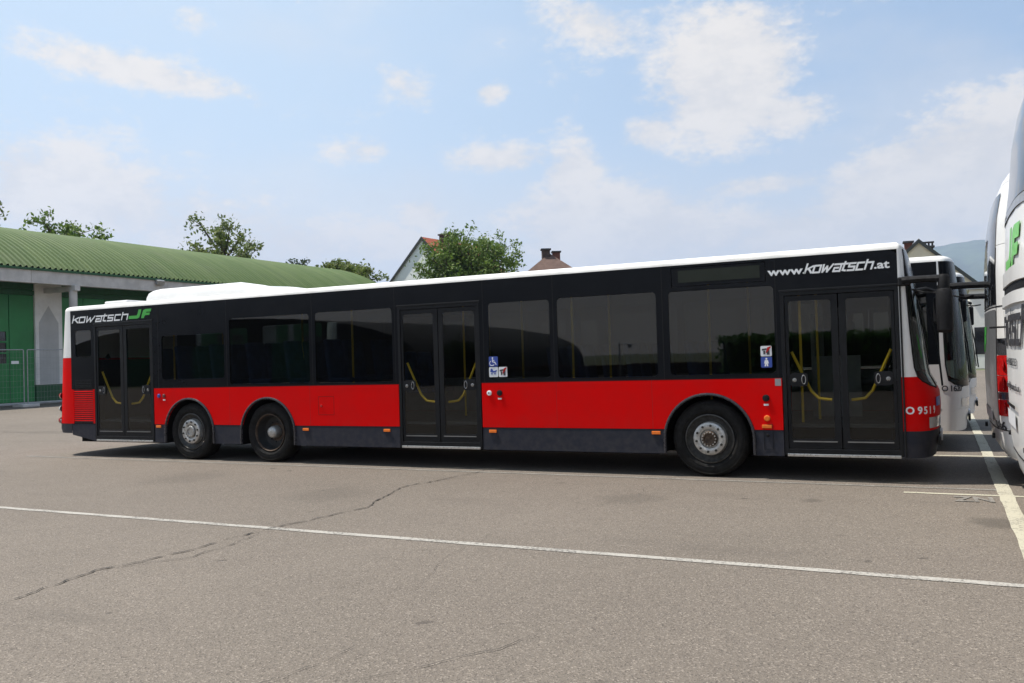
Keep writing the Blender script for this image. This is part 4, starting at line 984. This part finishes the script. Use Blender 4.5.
def tree(name, loc, crown_z, rx, rz, nb, nl, leaf, lm, label, seed, spread=.55, group=None, jag=.25):
    rnd = random.Random(seed); T = empty(name, loc); tag(T, label, 'tree', group)
    top = crown_z+rz*.6; tr = MB(); r0 = .035*top
    tr.tube([(0, 0, 0), (rnd.uniform(-.2, .2), rnd.uniform(-.2, .2), crown_z*.5), (rnd.uniform(-.3, .3), rnd.uniform(-.3, .3), crown_z), (0, 0, top)], [r0, r0*.75, r0*.5, r0*.12], 9)
    cl = []
    for i in range(nb):
        a = rnd.uniform(0, 2*math.pi); e = rnd.uniform(-.55, 1.0); q = rnd.uniform(.55, 1.0)*(1+rnd.uniform(-jag, jag))
        c = math.sqrt(max(0, 1-e*e*.8)); end = Vector((rx*c*math.cos(a)*q, rx*c*math.sin(a)*q, crown_z+rz*e*q)); st = Vector((0, 0, max(crown_z*.5, end.z-rz*rnd.uniform(.5, 1.1))))
        st.z = min(st.z, top*.9); mid = st.lerp(end, .5)+Vector((rnd.uniform(-.3, .3), rnd.uniform(-.3, .3), rnd.uniform(0, .5)))
        tr.tube([st, mid, end], [r0*.32, r0*.18, r0*.05], 5)
        for t in (.45, .7, .88, 1.0): cl.append((st.lerp(end, t) if t > .6 else mid.lerp(end, (t-.2)*.5), spread*(.6+.7*rnd.random())))
        for _ in range(2):
            e2 = end+Vector((rnd.gauss(0, rx*.16), rnd.gauss(0, rx*.16), rnd.gauss(0, rz*.16))); tr.tube([mid.lerp(end, .6), e2], [r0*.09, r0*.03], 4); cl.append((e2, spread*.6))
    tr.build('trunk', M_bark, T, smooth=True)
    vs = []; fs = []
    for i in range(nl):
        c, s_ = rnd.choice(cl); p = c+Vector((rnd.gauss(0, s_), rnd.gauss(0, s_), rnd.gauss(0, s_*.75))); l = leaf*rnd.uniform(.6, 1.35)
        n_ = Vector((rnd.gauss(0, 1), rnd.gauss(0, 1), rnd.gauss(.5, 1))).normalized(); a = n_.orthogonal().normalized(); a.rotate(Matrix.Rotation(rnd.uniform(0, 6.28), 3, n_)); b = n_.cross(a)
        k = len(vs); vs += [p-a*l, p-b*l*.5+n_*l*.12, p+a*l, p+b*l*.5+n_*l*.12]; fs.append((k, k+1, k+2, k+3))
    me = MB(); me.v = [tuple(v) for v in vs]; me.f = fs; me.build('crown', lm, T, recalc=False)
    return T
tree('leafy_tree', (-36.2, 66.5, 0), 8.2, 4.5, 4.6, 90, 21000, .165, M_leafA, 'large full green tree rising over the bus roof beside the red roofed house', 31, .46, jag=.14)
G = 'trees rising behind the workshop hall'
tree('leafy_tree', (-66.9, 49.6, 0), 11.7, 3.0, 3.4, 26, 3600, .19, M_leafA, 'light green tree behind the hall roof near the left edge, second tree from the left', 11, .40, G)
tree('leafy_tree', (-57.6, 58.8, 0), 11.4, 3.7, 3.3, 24, 3400, .18, M_leafB, 'thin airy tree behind the middle of the hall roof', 12, .36, G)
tree('leafy_tree', (-71.6, 44.3, 0), 12.8, 3.3, 4.0, 18, 1600, .17, M_leafB, 'sparse tree cut off by the left edge, behind the hall', 13, .35, G)
tree('leafy_tree', (-49.3, 66.2, 0), 9.9, 2.9, 1.9, 24, 3600, .18, M_leafB, 'low olive tree behind the right end of the hall roof', 14, .36, G)
tree('leafy_tree', (-60.6, 72.5, 0), 10.9, 1.3, 1.7, 12, 900, .17, M_leafC, 'tiny dark treetop just showing over the hall roof right of the airy tree', 15, .3, G)

# ------------------------------------------------------------------ hills
def hills():
    vs = []; fs = []; A0, A1, na, nd = -40, 50, 220, 14
    from mathutils import noise as mn
    def ridge(a):   # elevation angle of the skyline by azimuth
        pts = [(-40, 1.2), (-12, 2.0), (-7.5, 4.0), (-4.0, 5.2), (-2.9, 5.85), (-1.9, 5.95), (-.6, 6.15), (1.2, 6.35), (2.4, 6.45), (3.6, 6.25), (6, 6.6), (12, 6.0), (25, 4.5), (50, 2.0)]
        for (p, q), (r_, s_) in zip(pts, pts[1:]):
            if a <= r_: t = (a-p)/(r_-p); return q+(s_-q)*t
        return pts[-1][1]
    for i in range(na+1):
        a = A0+(A1-A0)*i/na; ar = R(a)
        for j in range(nd+1):
            t = j/nd; d = 3400+3600*t; pk = math.tan(R(ridge(a)))*6800*(.97+.03*mn.noise(Vector((a*.9, 0, 1))))
            z = pk*(t**1.15) * (1+.16*(1-t)*mn.noise(Vector((a*.35, t*3.0, 2)))) + 45*mn.noise(Vector((a*.8, t*5, 5)))*math.sin(math.pi*t)
            if j == 0: z = -5
            vs.append((d*math.sin(ar), d*math.cos(ar), z))
        vs.append((7900*math.sin(ar), 7900*math.cos(ar), -5))
    n = nd+2; fs = [(i*n+j, i*n+j+1, (i+1)*n+j+1, (i+1)*n+j) for i in range(na) for j in range(n-1)]
    mb = MB(); mb.add(vs, fs); tag(mb.build('hills', mat('forested_slope', (.035, .055, .025), .95, var=.5, vscale=.004), smooth=True, recalc=False), kind='structure')
hills()

# ------------------------------------------------------------------ what stands behind the photographer and shows in the glazing
def back_hall():
    T = empty('storage_hall', (-57, -35, 0)); tag(T, 'wide low vaulted storage hall behind the photographer', 'hall')
    n = 30; vs = []; H = 21.5
    for y in (0, -34):
        vs += [(-H, y, 0), (-H, y, 1.0)] + [(-H*math.cos(math.pi*i/n), y, 1.0+4.7*math.sin(math.pi*i/n)**.8) for i in range(n+1)] + [(H, y, 0)]
    k = n+4; fs = [(i, i+1, k+i+1, k+i) for i in range(k-1)] + [tuple(range(k-1, -1, -1)), tuple(range(k, 2*k))]
    MB().add(vs, fs).build('shell', mat('dark_sheet_metal', (.03, .03, .028), .7), T)
    for x in (-9, 0, 9): MB().box(x-2, 0, 0, x+2, .06, 3.4).build('gate', M_gdark, T)
back_hall()
def hedge():
    rnd = random.Random(4); vs = []; fs = []
    for i in range(9000):
        p = Vector((rnd.uniform(-7.5, 14), -12+rnd.gauss(0, .35), rnd.uniform(.1, 2.05)**1)); 
        if rnd.random() < .4: p.z = 2.0+rnd.gauss(0, .07)
        l = rnd.uniform(.05, .12); n_ = Vector((rnd.gauss(0, 1), rnd.gauss(0, 1), rnd.gauss(.4, 1))).normalized(); a = n_.orthogonal().normalized(); b = n_.cross(a)
        k = len(vs); vs += [tuple(p-a*l), tuple(p-b*l), tuple(p+a*l), tuple(p+b*l)]; fs.append((k, k+1, k+2, k+3))
    T = empty('clipped_hedge', (0, 0, 0)); tag(T, 'clipped green hedge along the yard behind the photographer', 'hedge')
    mb = MB(); mb.add(vs, fs); mb.build('foliage', leaf_mat('hedge_leaf', (.05, .13, .02), (.08, .2, .03), (.1, .24, .05)), T, recalc=False)
    MB().box(-7.3, -12.3, 0, 13.8, -11.7, 1.93).build('inner_growth', M_leafC, T)
hedge()
T = empty('yard_post', (-14.3, -20, 0)); tag(T, 'short grey post with one arm behind the photographer', 'post')
MB().tube([(0, 0, 0), (0, 0, 2.2)], [.05, .04], 10).tube([(0, 0, 2.05), (.5, 0, 2.05)], .03, 6).build('pole', M_galv, T); MB().box(.42, -.06, 1.85, .62, .06, 2.05).build('lamp_head', M_galv, T, bevel=.02)
T = empty('yard_wall', (-19, -24, 0)); tag(T, 'low dark boundary wall behind the photographer', 'wall')
MB().box(-12, -.15, 0, 11, .15, .95).build('wall', mat('dark_wall', (.05, .045, .04), .9), T); MB().box(-12, -.2, .95, 11, .2, 1.02).build('coping', M_tbrn, T)
tree('leafy_tree', (-25, -24, 0), 1.7, .9, .7, 16, 2500, .15, M_leafC, 'small dark round tree behind the photographer', 21, .4)

# ------------------------------------------------------------------ air
def haze():
    m = bpy.data.materials.new('haze_air'); m.use_nodes = True; t = NT(m.node_tree); t.n.clear(); o = t.new('ShaderNodeOutputMaterial'); v = t.new('ShaderNodeVolumePrincipled')
    v.inputs['Color'].default_value = (.50, .60, .82, 1); v.inputs['Density'].default_value = 1.3e-4; v.inputs['Anisotropy'].default_value = .2; t.l.new(v.outputs[0], o.inputs['Volume'])
    tag(MB().box(-9200, -3200, -1.6, 9200, 9200, 1100).build('haze', m), kind='stuff')
haze()
